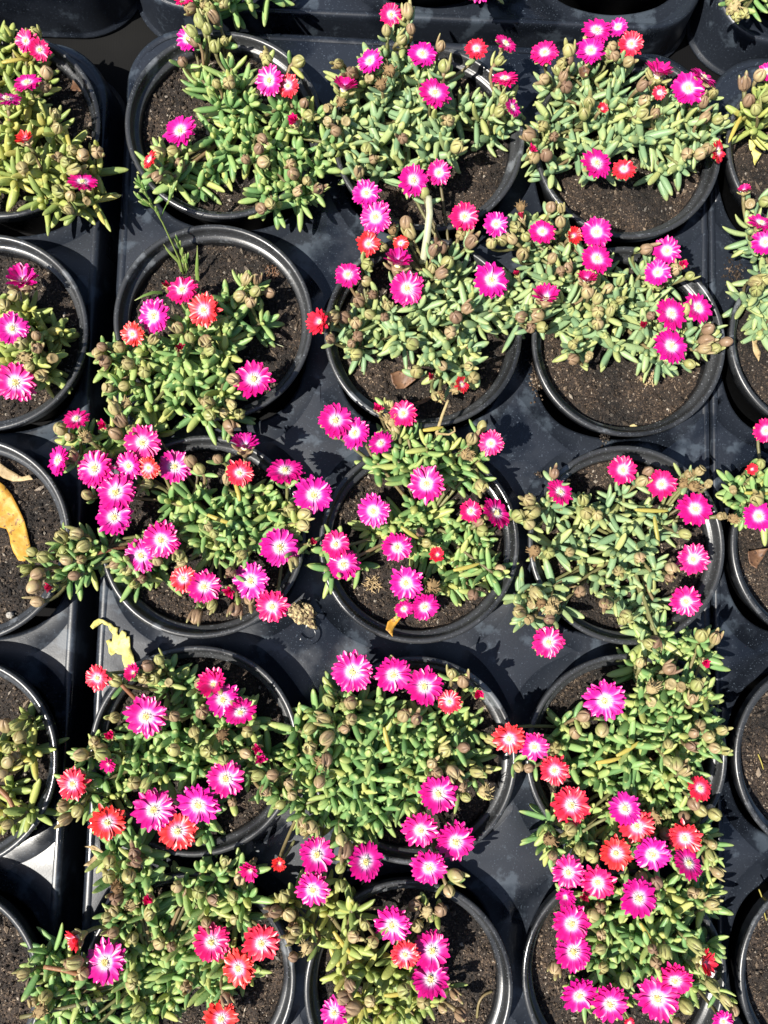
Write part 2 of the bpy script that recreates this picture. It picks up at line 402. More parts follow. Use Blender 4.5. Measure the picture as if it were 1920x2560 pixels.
for i in range(4):
    rn = random.Random(40 + i)
    def sz(x, y):
        return (.28 * noise.noise(Vector((x * .35, y * .35, i * 9))) + .14 * noise.noise(Vector((x * 1.1, y * 1.1, i * 9 + 4)))
                + .18 * abs(noise.noise(Vector((x * 2.7, y * 2.7, i * 5 + 2)))) + .12 * noise.noise(Vector((x * 5, y * 5, i * 5 + 2))))
    v, f = [(0, 0, sz(0, 0))], []; NR, NA = 46, 120
    for a in range(1, NR + 1):
        rr = 5.76 * a / NR
        for k in range(NA):
            t = 2 * math.pi * k / NA; x, y = rr * math.cos(t), rr * math.sin(t)
            v.append((x, y, sz(x, y)))
    for k in range(NA): f.append((0, 1 + k, 1 + (k + 1) % NA))
    for a in range(NR - 1):
        for k in range(NA):
            p, q = 1 + a * NA + k, 1 + a * NA + (k + 1) % NA
            f.append((p, p + NA, q + NA, q))
    sm = mesh('soil', v, f, [M_SOIL])
    B = Bag()
    for k in range(7000):
        rr = 5.68 * math.sqrt(rn.random()); t = rn.random() * 2 * math.pi; x, y = rr * math.cos(t), rr * math.sin(t)
        s = .03 + .045 * rn.random() + (.11 * rn.random() if rn.random() < .10 else 0)
        c = Vector((x, y, sz(x, y) + s * rn.uniform(.1, .7))); el = 1 if rn.random() < .85 else rn.uniform(1.6, 3.2)
        R = Matrix.Rotation(rn.random() * 6.28, 3, 'Z') @ Matrix.Rotation(rn.uniform(-.5, .5), 3, 'X')
        oct_ = []
        for d in ((el, 0, 0), (-el, 0, 0), (0, 1, 0), (0, -1, 0), (0, 0, .8), (0, 0, -.8)):
            oct_.append(c + R @ (Vector(d) * s * rn.uniform(.6, 1.15)))
        B.add(oct_, [(0, 2, 4), (2, 1, 4), (1, 3, 4), (3, 0, 4), (2, 0, 5), (1, 2, 5), (3, 1, 5), (0, 3, 5)])
    cm = mesh('soil_crumbs', B.v, B.f, [M_CRUMB], smooth=False)
    SOILM.append((sm, cm))
def pot(x, y, label, idx, dz=0):
    p = thing('flower_pot', label, 'flower pot', (x, y, 0), 'black pots standing in the trays', rz=idx * 1.37)
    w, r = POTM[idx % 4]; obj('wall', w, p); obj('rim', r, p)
    s, c = SOILM[(idx * 3 + 1) % 4]
    so = obj('soil', s, p, loc=(0, 0, SOIL + dz)); so.rotation_euler.z = idx * 2.2
    obj('soil_crumbs', c, so, kind='stuff')
    return p

# ------------------------------------------------------------------ plant pieces
def leaf_shape(bend, side, fat, n=7):
    v, f, uv = [], [], []
    prof = [(0, .58), (.08, .74), (.25, .94), (.5, 1.0), (.72, .88), (.87, .66), (.955, .40), (1.0, .10)]
    for t, r in prof:
        cz = bend * t * t; cy = side * t * t
        for k in range(n):
            a = 2 * math.pi * k / n + math.pi / 2
            yy = math.cos(a) * r * fat; zz = math.sin(a) * r * fat * (.62 if math.sin(a) > 0 else .92)
            v.append((t, cy + yy, cz + zz)); uv.append((k / n, t))
    for i in range(len(prof) - 1):
        for k in range(n):
            a, b = i * n + k, i * n + (k + 1) % n; f.append((a, b, b + n, a + n))
    f.append(tuple(range(n))[::-1]); m = (len(prof) - 1) * n; f.append(tuple(range(m, m + n)))
    return v, f, uv
LEAVES = []
for b, sd, ft in ((.20, 0, .120), (.10, .06, .135), (-.12, -.05, .125), (.32, .03, .115), (.02, -.08, .15), (.16, .09, .105)):
    v, f, uv = leaf_shape(b, sd, ft)
    LEAVES.append((v, f, uv, {p: mesh('leaf', v, f, [M_LEAFP[p]], uv=uv) for p in PALS}))
LEAFY = mesh('yellow_leaf', *leaf_shape(-.25, .1, .09)[:2], [M_YLEAF], uv=leaf_shape(-.25, .1, .09)[2])

def bud_shape(seed, ns=5, horns=2, open_=0.0, flat=False):
    """fleshy sepals closed over the flower: a lobed ovoid with deep seams, some sepals ending in a free tip"""
    rn = random.Random(seed); B = Bag(); n = 30; H = rn.uniform(1.15, 1.4)
    seams = sorted([2 * math.pi * (i + rn.uniform(-.18, .18)) / ns for i in range(ns)])
    prof = [(0, .20), (.06, .42), (.16, .72), (.32, .95), (.5, 1.0), (.68, .92), (.82, .72), (.92, .46), (.98, .22), (1.0, .05)]
    v, f, uv = [], [], []
    for t, r in prof:
        for k in range(n):
            a = 2 * math.pi * k / n
            d = min(abs((a - s + math.pi) % (2 * math.pi) - math.pi) for s in seams)
            cr = math.exp(-(d / .17) ** 2); w = min(1, max(0, (t - .22) / .4))
            rr = r * .50 * (1 - .32 * cr * w + .06 * w)
            zz = H * t - .12 * cr * w * (1 if t > .6 else 0)
            if flat and t > .7: zz = H * (.7 + (t - .7) * .15)
            v.append((rr * math.cos(a), rr * math.sin(a), zz - .35)); uv.append((cr * w * (.6 + .4 * t), t * .7))
    for i in range(len(prof) - 1):
        for k in range(n):
            a, b = i * n + k, i * n + (k + 1) % n; f.append((a, b, b + n, a + n))
    f.append(tuple(range(n))[::-1]); m = (len(prof) - 1) * n; f.append(tuple(range(m, m + n)))
    B.add(v, f, 0, uv)
    for h in range(horns):                     # long outer sepals, leaf-like tips
        a = seams[h * 2 % ns] + math.pi / ns + rn.uniform(-.2, .2)
        lv, lf, luv = leaf_shape(rn.uniform(-.02, .10), 0, .20)
        R = frame(Vector((math.cos(a) * .12, math.sin(a) * .12, 1)), Vector((-math.cos(a), -math.sin(a), .1)))
        M = mat4(R, Vector((math.cos(a) * .40, math.sin(a) * .40, -.05)), rn.uniform(1.1, 1.5), 1.0, .8)
        B.add(lv, lf, 0, [(0, y) for x, y in luv], M)
    return B
BUDS = []
for i, (ns, hn) in enumerate(((4, 2), (3, 1), (4, 0), (3, 2), (4, 3), (5, 3), (3, 0), (4, 1))):
    B = bud_shape(100 + i, ns, hn); BUDS.append(mesh('bud', B.v, B.f, [M_BUD], uv=B.u))
CAPS = []
for i in range(2):
    B = bud_shape(200 + i, 5, 0, flat=True)
    v, f = lathe([(.40, .62), (.47, .70), (.42, .76), (.30, .70), (.12, .62), (.01, .66)], 24); B.add(v, f, 0, [(.25, 0)] * len(v))
    CAPS.append(mesh('seed_capsule', B.v, B.f, [M_CAP], uv=B.u))
DRY = []
for i in range(3):
    rn = random.Random(300 + i); B = bud_shape(300 + i, 5, 0, flat=True)
    for k in range(22):
        a = rn.random() * 6.28; lv, lf, luv = leaf_shape(rn.uniform(-.5, .6), rn.uniform(-.4, .4), rn.uniform(.05, .10), 5)
        R = frame(Vector((math.cos(a), math.sin(a), rn.uniform(.1, 1.6))), Vector((0, 0, 1)))
        B.add(lv, lf, 0, luv, mat4(R, Vector((math.cos(a) * .2, math.sin(a) * .2, .35)), rn.uniform(.35, .7), 1, .6))
    DRY.append(mesh('dried_flower', B.v, B.f, [M_DRY], uv=B.u))

def petal(rn, r0, r1, wid, z0, rise, droop, roll):
    v, f, uv = [], [], []; ns = 7
    for i in range(ns):
        t = i / (ns - 1); r = r0 + (r1 - r0) * t
        w = wid * (.30 + .70 * min(1, t * 1.35)) * (1 if t < .8 else (.86 if t < .95 else .34))
        z = z0 + rise * t - droop * t ** 3
        for j in (-1, -.33, .33, 1):
            v.append((r + (.03 if abs(j) < .5 and t > .9 else 0), w * j + roll * t * t, z + .030 * (abs(j) ** 1.5) * min(1, t * 2)))
            uv.append((j * .5 + .5, r))
    for i in range(ns - 1):
        for j in range(3):
            a = i * 4 + j; f.append((a, a + 4, a + 5, a + 1))
    return v, f, uv
def flower_meshes(seed, cup, npet):
    rn = random.Random(seed); B = Bag()
    for wh in range(2):
        n = npet - wh * 2
        for k in range(n):
            if rn.random() < .04: continue
            a = 2 * math.pi * (k + .5 * wh + rn.uniform(-.28, .28)) / n
            L = rn.uniform(.86, 1.06) * (1 - .10 * wh)
            v, f, uv = petal(rn, .10, L, rn.uniform(.12, .165), .02 + .05 * wh, rn.uniform(.02, .20) + .06 * wh, rn.uniform(0, .16), rn.uniform(-.07, .07))
            M = Matrix.Rotation(a, 4, 'Z') @ Matrix.Rotation(-cup * rn.uniform(.8, 1.15) - rn.uniform(-.07, .10), 4, 'Y') @ Matrix.Rotation(rn.uniform(-.2, .2), 4, 'X')
            B.add(v, f, 0, uv, M)
    pm = mesh('petals', B.v, B.f, [M_PET['m']], uv=B.u)
    B = Bag()
    for k in range(64):
        a = rn.random() * 6.283; L = rn.uniform(.22, .38) * (1 - .5 * min(1, cup)); h = rn.uniform(.10, .26)
        p0 = Vector((math.cos(a) * .08, math.sin(a) * .08, .05)); p2 = Vector((math.cos(a) * L, math.sin(a) * L, h))
        v, f = tube([p0, (p0 + p2) / 2 + Vector((0, 0, .07)), p2], [.014, .013, .007], 3); B.add(v, f, 0)
    for k in range(46):
        a = rn.random() * 6.283; r = .17 * math.sqrt(rn.random()); h = .30 - r * .5 + rn.uniform(-.04, .03)
        c = Vector((math.cos(a) * r, math.sin(a) * r, 0)); s = rn.uniform(.018, .032)
        v, f = tube([c * .5 + Vector((0, 0, .04)), c + Vector((0, 0, h))], [.012, .010], 3); B.add(v, f, 1 if rn.random() < .6 else 0)
        t = c + Vector((0, 0, h)); q = [t + Vector(d) * s for d in ((1, 0, 0), (-1, 0, 0), (0, 1, 0), (0, -1, 0), (0, 0, 1.2), (0, 0, -1))]
        B.add(q, [(0, 2, 4), (2, 1, 4), (1, 3, 4), (3, 0, 4), (2, 0, 5), (1, 2, 5), (3, 1, 5), (0, 3, 5)], 1)
    v, f = lathe([(.18, .03), (.16, .10), (.10, .16), (.01, .18)], 10); B.add(v, f, 1)
    st = mesh('stamens', B.v, B.f, [M_FIL, M_ANT], mi=B.m)
    # green cup with fleshy sepals underneath
    B = Bag(); v, f = lathe([(.02, -.62), (.13, -.60), (.20, -.45), (.34, -.18), (.36, -.06), (.2, .0), (.02, .01)], 14); B.add(v, f, 0, [(.0, .3)] * len(v))
    for k in range(5):
        a = 6.283 * (k + rn.uniform(-.2, .2)) / 5; lv, lf, luv = leaf_shape(.08, 0, .17)
        el = cup * .9 + rn.uniform(-.15, .1)
        R = frame(Vector((math.cos(a) * math.cos(el), math.sin(a) * math.cos(el), math.sin(el))), Vector((0, 0, 1)) if el < .8 else Vector((-math.cos(a), -math.sin(a), .3)))
        B.add(lv, lf, 0, [(0, y) for x, y in luv], mat4(R, Vector((math.cos(a) * .26, math.sin(a) * .26, -.16)), rn.uniform(.5, .72), 1, .7))
    cx = mesh('flower', B.v, B.f, [M_BUD], uv=B.u)
    return pm, st, cx
FLO = [flower_meshes(500 + i, .0 + .04 * (i % 3), (25, 28, 23, 26, 30, 24)[i]) for i in range(6)]
FCUP = [flower_meshes(520 + i, .62, 22) for i in range(2)]
FCLO = [flower_meshes(530 + i, 1.15, 18) for i in range(2)]
DIRS = {'u': (0, 1), 'd': (0, -1), 'l': (-1, 0), 'r': (1, 0), 'e': (.7, .7), 'q': (-.7, .7), 'z': (-.7, -.7), 'v': (.7, -.7)}

def inside(p, poly):
    c = False; j = len(poly) - 1
    for i in range(len(poly)):
        xi, yi = poly[i].x, poly[i].y; xj, yj = poly[j].x, poly[j].y
        if (yi > p.y) != (yj > p.y) and p.x < (xj - xi) * (p.y - yi) / (yj - yi) + xi: c = not c
        j = i
    return c

def plant(label, pc, polys, flowers='', buds='', seed=1, gap=1.42, root=None, tint=None, h=2.0, extra=()):
    rn = random.Random(seed); pc = Vector((pc[0], pc[1], 0))
    P = thing('ice_plant', label, 'ice plant', (0, 0, 0), 'ice plants growing in the pots')
    wp = [[at(x * 1.15732, y * 1.15732, 8.0) for x, y in zip(q[::2], q[1::2])] for q in polys]
    allp = [p for q in wp for p in q]
    cen = sum((p for p in wp[0]), Vector()) / len(wp[0]); cen.z = 0
    base = Vector((cen.x, cen.y, 0)) if root is None else at(root[0] * 1.15732, root[1] * 1.15732, SOIL)
    base.z = 0
    if (base - pc).length > 4.2: base = pc + (base - pc).normalized() * 4.2
    base.z = SOIL - .25
    P.location = base * S
    D = max(3.5, max((Vector((p.x, p.y, 0)) - cen).length for p in wp[0]))
    def hp(x, y):
        d = min(1.0, (Vector((x, y, 0)) - cen).length / D)
        z = SOIL + 1.2 + h * (1 - d * d)
        if (Vector((x, y, 0)) - pc).length > 5.2: z = max(z, 7.75)
        return z
    rel = lambda p: p - base
    tips = []
    for q in wp:
        xs = [p.x for p in q]; ys = [p.y for p in q]; pts = []
        for _ in range(2600):
            p = Vector((rn.uniform(min(xs), max(xs)), rn.uniform(min(ys), max(ys)), 0))
            if inside(p, q) and all((p - t).length > gap * rn.uniform(.75, 1.1) for t in pts): pts.append(p)
        qc = sum(q, Vector()) / len(q)
        for p in pts: tips.append((p, qc))
    leaves = []                                   # (matrix, variant, height)
    def add_leaf(loc, d, up, L, W=None, z=None):
        k = rn.randrange(len(LEAVES)); W = W or rn.uniform(1.5, 2.0)
        leaves.append((mat4(frame(d, up), rel(loc), L, W, W), k, loc.z + d.z * L * .5))
    skel = [base + Vector((0, 0, .6))]
    for p, qc in tips:
        z = hp(p.x, p.y) * 1.0 - rn.uniform(0, 1.1) * (.4 + .6 * rn.random())
        if (p - pc).length > 5.2: z = max(z, 7.5)
        T = Vector((p.x, p.y, z)); o = Vector((p.x - base.x, p.y - base.y, 0)); dist = o.length
        ax = Vector((o.x, o.y, 0)) / max(dist, .1) * min(1.0, dist / 4.5) * rn.uniform(.3, .95) + Vector((rn.uniform(-.3, .3), rn.uniform(-.3, .3), 1))
        ax.normalize(); skel.append(T - ax * .8)
        mid = base.lerp(T, .55); mid.z = max(SOIL + .35, min(T.z - .9, base.z + 1.2))
        if (Vector((mid.x, mid.y, 0)) - Vector((pc.x, pc.y, 0))).length > 4.9: mid.z = 7.5
        pts = bez(base, mid, T - ax * .15, 6)
        v, f = tube([rel(x) for x in pts], [.13, .13, .125, .12, .115, .11, .09], 5)
        obj('stem', mesh('stem', v, f, [M_STEM], uv=[(0, 0)] * len(v)), P)
        npair = rn.choice((6, 6, 7, 8)); ph = rn.random() * 3.14
        a1 = ax.orthogonal().normalized(); a2 = ax.cross(a1)
        sc = rn.uniform(.78, 1.12)
        for k in range(npair):
            op = math.radians((22, 48, 66, 80, 88, 94, 96, 98)[k] + rn.uniform(-10, 10)); L = (.72, 1.18, 1.58, 1.82, 1.85, 1.7, 1.6, 1.5)[k] * sc * rn.uniform(.82, 1.15)
            nd = T - ax * (.16 + .25 * k); nd.z = max(nd.z, SOIL + .3)
            for sgn in (1, -1):
                a = ph + k * math.pi / 2 + (0 if sgn > 0 else math.pi) + rn.uniform(-.25, .25)
                rad = a1 * math.cos(a) + a2 * math.sin(a)
                d = ax * math.cos(op) + rad * math.sin(op)
                if nd.z + d.z * L < SOIL + .25: d.z = max(d.z, (SOIL + .25 - nd.z) / L)
                add_leaf(nd + rad * .06, d, ax * math.sin(op) - rad * math.cos(op) + Vector((0, 0, .01)), L)
    # buds, capsules, flowers
    def stalk(top, axis, r):
        a = min(skel, key=lambda s: (Vector((s.x - top.x, s.y - top.y, 0))).length + max(0, s.z - top.z + .4) * 3)
        m = top - axis * min(1.2, (top - a).length * .6)
        v, f = tube([rel(x) for x in bez(a, m, top, 5)], [.10, .10, .105, .11, .12, r], 6)
        obj('flower_stalk', mesh('flower_stalk', v, f, [M_STEM], uv=[(0, 0)] * len(v)), P)
    def spot(tok, dz):
        px, py = src(tok); w = at(px, py, 8.6); z = hp(w.x, w.y) + dz
        return at(px, py, z)
    for tok in buds.split():
        kind = tok[-1] if tok[-1].isalpha() else 'b'; tk = tok.rstrip('bksxy')
        c = spot(tk, rn.uniform(.35, .85)); out = Vector((c.x - base.x, c.y - base.y, 0)) * .16
        n = Vector((rn.gauss(0, .42), rn.gauss(0, .42), 1)) + out * rn.uniform(.2, 1); n.normalize()
        R = frame(n.orthogonal(), n) @ Matrix.Rotation(rn.random() * 6.28, 3, 'Z')
        s = rn.uniform(.56, .82)
        if kind == 'k': o = obj('seed_capsule', rn.choice(CAPS), P, mat4(R, rel(c), s * .85, s * .85, s * .85))
        elif kind == 's': o = obj('dried_flower', rn.choice(DRY), P, mat4(R, rel(c), s, s, s))
        elif kind == 'x':
            pm, st, cx = rn.choice(FCLO); s *= .72
            o = obj('closing_flower', cx, P, mat4(R, rel(c), s, s, s))
            pe = obj('petals', pm, o); pe.material_slots[0].link = 'OBJECT'; pe.material_slots[0].material = M_PET['d']
        else: o = obj('bud', rn.choice(BUDS), P, mat4(R, rel(c), s, s, s * rn.uniform(.9, 1.1)))
        stalk(c - n * .25 * s, n, .15)
        if rn.random() < .62:                     # a pair of bract leaves under the bud
            a = rn.random() * 6.28; x, y = R.col[0], R.col[1]
            for sg in (0, math.pi):
                rad = x * math.cos(a + sg) + y * math.sin(a + sg)
                d = (n * rn.uniform(.1, .8) + rad).normalized()
                add_leaf(c - n * (.45 * s + .15) + rad * .05, d, n, rn.uniform(.75, 1.25), rn.uniform(1.2, 1.6))
    for tok in flowers.split():
        pr = tok.split(','); r = float(pr[2]); colr = pr[3][0]; tl = pr[3][1:]
        c = spot(tok, rn.uniform(.7, 1.25))
        dpx = r * ZK; s = dpx * (CAM_Z - c.z) / FPX
        n = Vector((-.10 + rn.uniform(-.32, .32), -.06 + rn.uniform(-.32, .32), 1))
        shapes = FLO
        if 'x' in tl: shapes = FCLO; tl = tl.replace('x', ''); s *= 1.25
        elif 'k' in tl: shapes = FCUP; tl = tl.replace('k', ''); s *= 1.1
        if tl: dx, dy = DIRS[tl[0]]; n += Vector((dx, dy, 0)) * rn.uniform(.6, .85)
        n.normalize()
        R = frame(n.orthogonal(), n) @ Matrix.Rotation(rn.random() * 6.28, 3, 'Z')
        pm, st, cx = rn.choice(shapes)
        o = obj('flower', cx, P, mat4(R, rel(c), s, s, s))
        pe = obj('petals', pm, o); pe.material_slots[0].link = 'OBJECT'; pe.material_slots[0].material = M_PET[colr]
        obj('stamens', st, o)
        stalk(c - n * .6 * s, n, .11)
        if rn.random() < .5:
            x, y = R.col[0], R.col[1]
            for sg in (0, math.pi):
                rad = x * math.cos(sg) + y * math.sin(sg)
                add_leaf(c - n * (.75 * s + .35), (n * .5 + rad).normalized(), n, rn.uniform(.7, 1.1), 1.45)
    for e in extra:
        if e[0] == 'yellow':                      # withered yellow leaf: place, length, direction on the plant
            px, py = src(e[1]); c = at(px, py, hp(cen.x, cen.y)); a = math.radians(e[3])
            obj('yellow_leaf', LEAFY, P, mat4(frame(Vector((math.cos(a), math.sin(a), .15)), Vector((0, 0, 1))), rel(c), e[2], 1.6, 1.4))
        elif e[0] == 'stem':                      # a stem the photograph shows bare
            zs = e[2]; pts = [at(*src(t), z) for t, z in zip(e[1].split(), zs)]
            full = []
            for i in range(len(pts) - 1):
                for k in range(4): full.append(pts[i].lerp(pts[i + 1], k / 4))
            full.append(pts[-1]); rr = [e[3] + (e[4] - e[3]) * i / (len(full) - 1) for i in range(len(full))]
            v, f = tube([rel(x) for x in full], rr, 8); obj('bare_stem', mesh('bare_stem', v, f, [e[5]], uv=[(0, 0)] * len(v)), P)
    leaves.sort(key=lambda l: -l[2])
    for M, k, z in leaves[:300]: obj('leaf', LEAVES[k][3][tint or 'green'], P, M)
    if len(leaves) > 300:
        B = Bag()
        for M, k, z in leaves[300:]: B.add(LEAVES[k][0], LEAVES[k][1], 0, LEAVES[k][2], M)
        obj('lower_leaves', mesh('lower_leaves', B.v, B.f, [M_LEAFJ[tint or 'green']], uv=B.u), P, kind='stuff')
    return P


# ------------------------------------------------------------------ the pots, where they stand
PC = {'P11': (-8.75, 30.09), 'P12': (4.93, 29.69), 'P13': (18.51, 29.68), 'P21': (-8.98, 16.65), 'P22': (4.72, 16.36), 'P23': (18.44, 16.12),
      'P31': (-9.19, 2.63), 'P32': (4.63, 2.49), 'P33': (18.2, 2.59), 'P41': (-9.25, -10.75), 'P42': (4.5, -11.23), 'P43': (18.07, -10.93),
      'P51': (-9.14, -24.62), 'P52': (4.3, -25.09), 'P53': (17.81, -24.4), 'L1': (-23.34, 29.57), 'L2': (-23.5, 15.5), 'L3': (-24.0, 2.14),
      'L4': (-24.1, -11.65), 'L5': (-24.4, -25.3), 'R1': (31.84, 29.78), 'R2': (31.8, 16.5), 'R3': (31.61, 2.58), 'R4': (31.54, -11.02),
      'R5': (31.54, -24.61), 'T1': (-9.3, 47.6), 'T2': (4.6, 46.55), 'T3': (18.2, 47.3), 'T4': (33.0, 46.6)}
POTLAB = {
 'P11': 'round black pot with tan fibrous soil and a plant split into two clumps',
 'P12': 'round black pot between the two-clump plant and the pot of the tiny orange cup flower',
 'P13': 'round black pot whose plant has a tiny half-open orange flower amid its leaves',
 'P21': 'round black pot with a seeding grass weed growing beside its plant',
 'P22': 'round black pot with a wet brown leaf scrap on its soil',
 'P23': 'round black pot with wide bare soil and a small yellow stone at its edge',
 'P31': 'round black pot whose plant is ringed by about twenty crowded flowers',
 'P32': 'round black pot with a crumpled yellow leaf scrap hanging over its rim',
 'P33': 'round black pot with a sparse open plant and crimson flowers at its edge',
 'P41': 'round black pot beside the torn yellow leaf',
 'P42': 'round black pot holding the densest leaf mound, three magenta flowers in a row behind it',
 'P43': 'round black pot with one large lone magenta flower over its shaded soil',
 'P51': 'round black pot whose plant trails a red-stemmed shoot over the tray gap',
 'P52': 'round black pot with a root and one red flower among four magenta ones',
 'P53': 'round black pot whose plant lines one side with a column of magenta flowers',
 'L1': 'round black pot with a fallen brown leaf on its soil',
 'L2': 'round black pot with three magenta flowers and a smooth brown pebble on its soil',
 'L3': 'round black pot of bare soil holding a big orange dead leaf',
 'L4': 'round black pot with a few brown buds and no open flower, beside the red flower',
 'L5': 'round black pot showing only soil and rim beyond the red-stemmed trailing shoot',
 'R1': 'round black pot with withered yellow bits on its soil',
 'R2': 'round black pot whose plant has two touching magenta flowers, next to the stone pot',
 'R3': 'round black pot with a dead brown leaf on shaded soil beside the sparse plant',
 'R4': 'round black pot of bare dark soil without any plant, a single yellow straw on it',
 'R5': 'round black pot of bare soil with wiry yellow roots lying on it',
 'T1': 'round black pot in the end-walled tray, its plant hanging buds over the tray end',
 'T2': 'round black pot in the middle of the end-walled tray, only its rim edge showing',
 'T3': 'round black pot in the end-walled tray behind the tiny orange cup flower plant',
 'T4': 'round black pot in the water-stained tray corner with pale buds hanging over'}
for i, (k, (x, y)) in enumerate(PC.items()):
    pot(x, y, POTLAB[k], i)

# ------------------------------------------------------------------ the plants
plant('ice plant with tall tan buds topping one clump and a low clump beside it', PC['P11'],
 [(410, 120, 520, 110, 530, 190, 555, 235, 640, 225, 700, 240, 715, 300, 690, 330, 600, 320, 500, 340, 455, 300, 440, 210), (325, 330, 400, 320, 460, 325, 470, 370, 410, 400, 320, 370), (545, 330, 690, 330, 700, 410, 600, 450, 540, 400)],
 'A1115,235,78,m A1075,785,110,m A895,950,62,rl A1600,480,95,m B265,510,76,r B305,735,62,cx',
 'A1195,150 A1280,120 A1230,185 A1150,205 A1170,260 A1275,290 A1330,250 A1085,375 A1360,495 A1290,505 A1040,900 A955,910 A1070,980 A940,1040 A1545,815 A1460,950 A1530,890 A1550,960 A1540,1230 A1595,1200 A1585,370 B130,340 B310,370 B350,620y B375,690y B285,970 B300,1040 B370,1070 B310,1140 B435,1125', seed=11, root=(520, 270))
plant('broad grey-green ice plant with one side-facing magenta flower above a shrivelled dark flower', PC['P12'],
 [(735, 160, 830, 70, 890, 70, 890, 130, 960, 160, 1010, 200, 1060, 180, 1120, 190, 1115, 270, 1080, 280, 1000, 250, 990, 300, 1005, 345, 720, 370, 705, 300, 720, 220)],
 'B870,90,70,c B750,370,85,m B1055,330,95,m B590,545,92,mku B1125,560,106,m B1375,295,72,r B1545,265,80,ce B1545,475,85,cu B1585,640,66,mr',
 'B570,380 B650,440 B740,470k B870,430s B815,515s B510,640k B505,730k B600,715k B555,780y B575,605s B845,195 B920,130 B970,95 B990,185 B925,240 B1160,285 B1185,410 B1220,715 B945,825 B730,870 B765,945 B680,1030 B1250,880 B1530,600 B1500,670 B1500,370', tint='grey', seed=12, root=(900, 260))
plant('ice plant with a tiny half-open orange flower amid its leaves and bare soil before it', PC['P13'],
 [(1170, 170, 1260, 120, 1370, 140, 1370, 200, 1440, 210, 1550, 210, 1600, 250, 1560, 300, 1500, 330, 1490, 370, 1440, 370, 1400, 320, 1330, 320, 1290, 380, 1240, 350, 1180, 370, 1155, 300, 1175, 240)],
 'C335,320,90,c C640,190,100,m C770,165,62,m C605,310,95,m C845,265,82,r C1000,465,102,mku C1015,550,45,r C1270,470,95,me C1180,530,108,m C670,650,40,rk C635,975,106,m C805,1010,75,r C1355,900,72,rr C250,905,45,cx',
 'C430,380 C420,430 C480,370 C340,470 C440,470 C470,520 C480,320 C755,340 C820,370 C740,280 C700,330 C600,620 C570,690 C330,745 C260,810 C390,810 C350,930 C280,930 C900,520 C920,600 C900,680 C985,680 C1230,590 C1330,560y C1270,620 C1270,710 C1345,710y C1175,905 C1245,915 C1290,890', tint='grey', seed=13, root=(1360, 260))
plant('ice plant sharing its pot with a seeding grass weed', PC['P21'],
 [(210, 770, 250, 735, 330, 760, 420, 690, 480, 610, 560, 600, 580, 660, 570, 700, 500, 740, 525, 860, 500, 910, 430, 920, 380, 890, 330, 900, 250, 860)],
 'D1085,255,96,c D1215,370,106,r D920,405,106,m D790,510,76,r D1505,785,122,m',
 'D620,590 D590,615 D715,590 D630,665 D770,690y D860,740 D750,815y D655,830k D1060,480 D1130,540 D1215,545 D1230,610 D1060,600x D900,550 D1450,200 D1410,290 D1500,270 D1520,200 D1585,265 D1485,330 D1240,920 D1235,985 D1365,920 D1420,980 D1350,1045 D1320,970 D1370,775 D985,230x', seed=21, root=(420, 780), h=2.4)
plant('ice plant with a thick pale bare stem leaning toward two magenta flowers', PC['P22'],
 [(730, 680, 800, 640, 880, 680, 930, 560, 990, 520, 1010, 600, 1060, 640, 1130, 600, 1150, 680, 1050, 700, 1020, 760, 1010, 830, 960, 810, 900, 780, 830, 740, 740, 750)],
 'B1155,1025,80,m B1000,1070,95,m B725,1150,90,m B785,1290,102,m B735,1445,76,r B930,1445,52,r E615,165,86,c E910,110,106,mku E965,240,106,c E1460,195,112,m E460,440,86,rkl B1305,1290,96,c E1285,810,56,rr',
 'B960,1340 B880,1375s B830,1465 B990,1400 B1070,1160 B1120,1500 B1170,1480 B1195,1570 B1155,1630 B1110,1600 B1285,1390 B1335,1445 E725,100 E735,200 E690,325 E770,280 E540,400y E605,420 E665,450 E760,400 E835,410y E855,350 E520,545 E680,520y E635,570 E675,630 E1010,570 E1260,420 E1310,365 E1220,500 E1325,700 E1365,765 E1170,690 E1025,740 E1120,765x E1160,865s E1130,870 E1255,840s', tint='grey', seed=22, root=(940, 700),
 extra=[('stem', 'B1060,1560 B1085,1400 B1100,1270 B1095,1170', (7.6, 8.6, 9.2, 9.0), .26, .22, M_PALE)])
plant('ice plant with many magenta flowers and brown buds beyond wide bare soil', PC['P23'],
 [(1090, 470, 1180, 460, 1280, 540, 1350, 600, 1400, 560, 1470, 560, 1500, 610, 1420, 640, 1400, 690, 1440, 700, 1560, 720, 1500, 760, 1470, 800, 1400, 760, 1340, 770, 1280, 740, 1220, 780, 1190, 770, 1230, 720, 1200, 680, 1090, 690, 1080, 640, 1150, 600)],
 'B1490,1330,78,m C320,1380,86,m C495,1405,62,rk C640,1380,96,m C640,1540,102,m F580,205,72,cku F340,310,92,mku C1055,1490,92,m F1005,150,86,m F1150,95,48,cx F1075,395,106,me F1235,360,102,me F1075,590,116,m',
 'C195,1240s C155,1340 C90,1430 C155,1430 C20,1450 C230,1410 C370,1240 C435,1250 C430,1330 C200,1520 C375,1540 C430,1600 C480,1600 C920,1480 C1100,1610 C1185,1640 C205,1300x F175,165x F700,250 F640,315 F650,385 F590,275 F650,455 F720,390 F740,350 F780,310 F960,400 F925,455x F500,575 F515,660 F595,650k F1180,680 F1290,490 F1270,550y F1330,600y F1390,560y F1260,600 F1165,385 F1100,130 F210,405 F310,400 F250,475y F315,465', tint='grey', seed=23, root=(1330, 680))
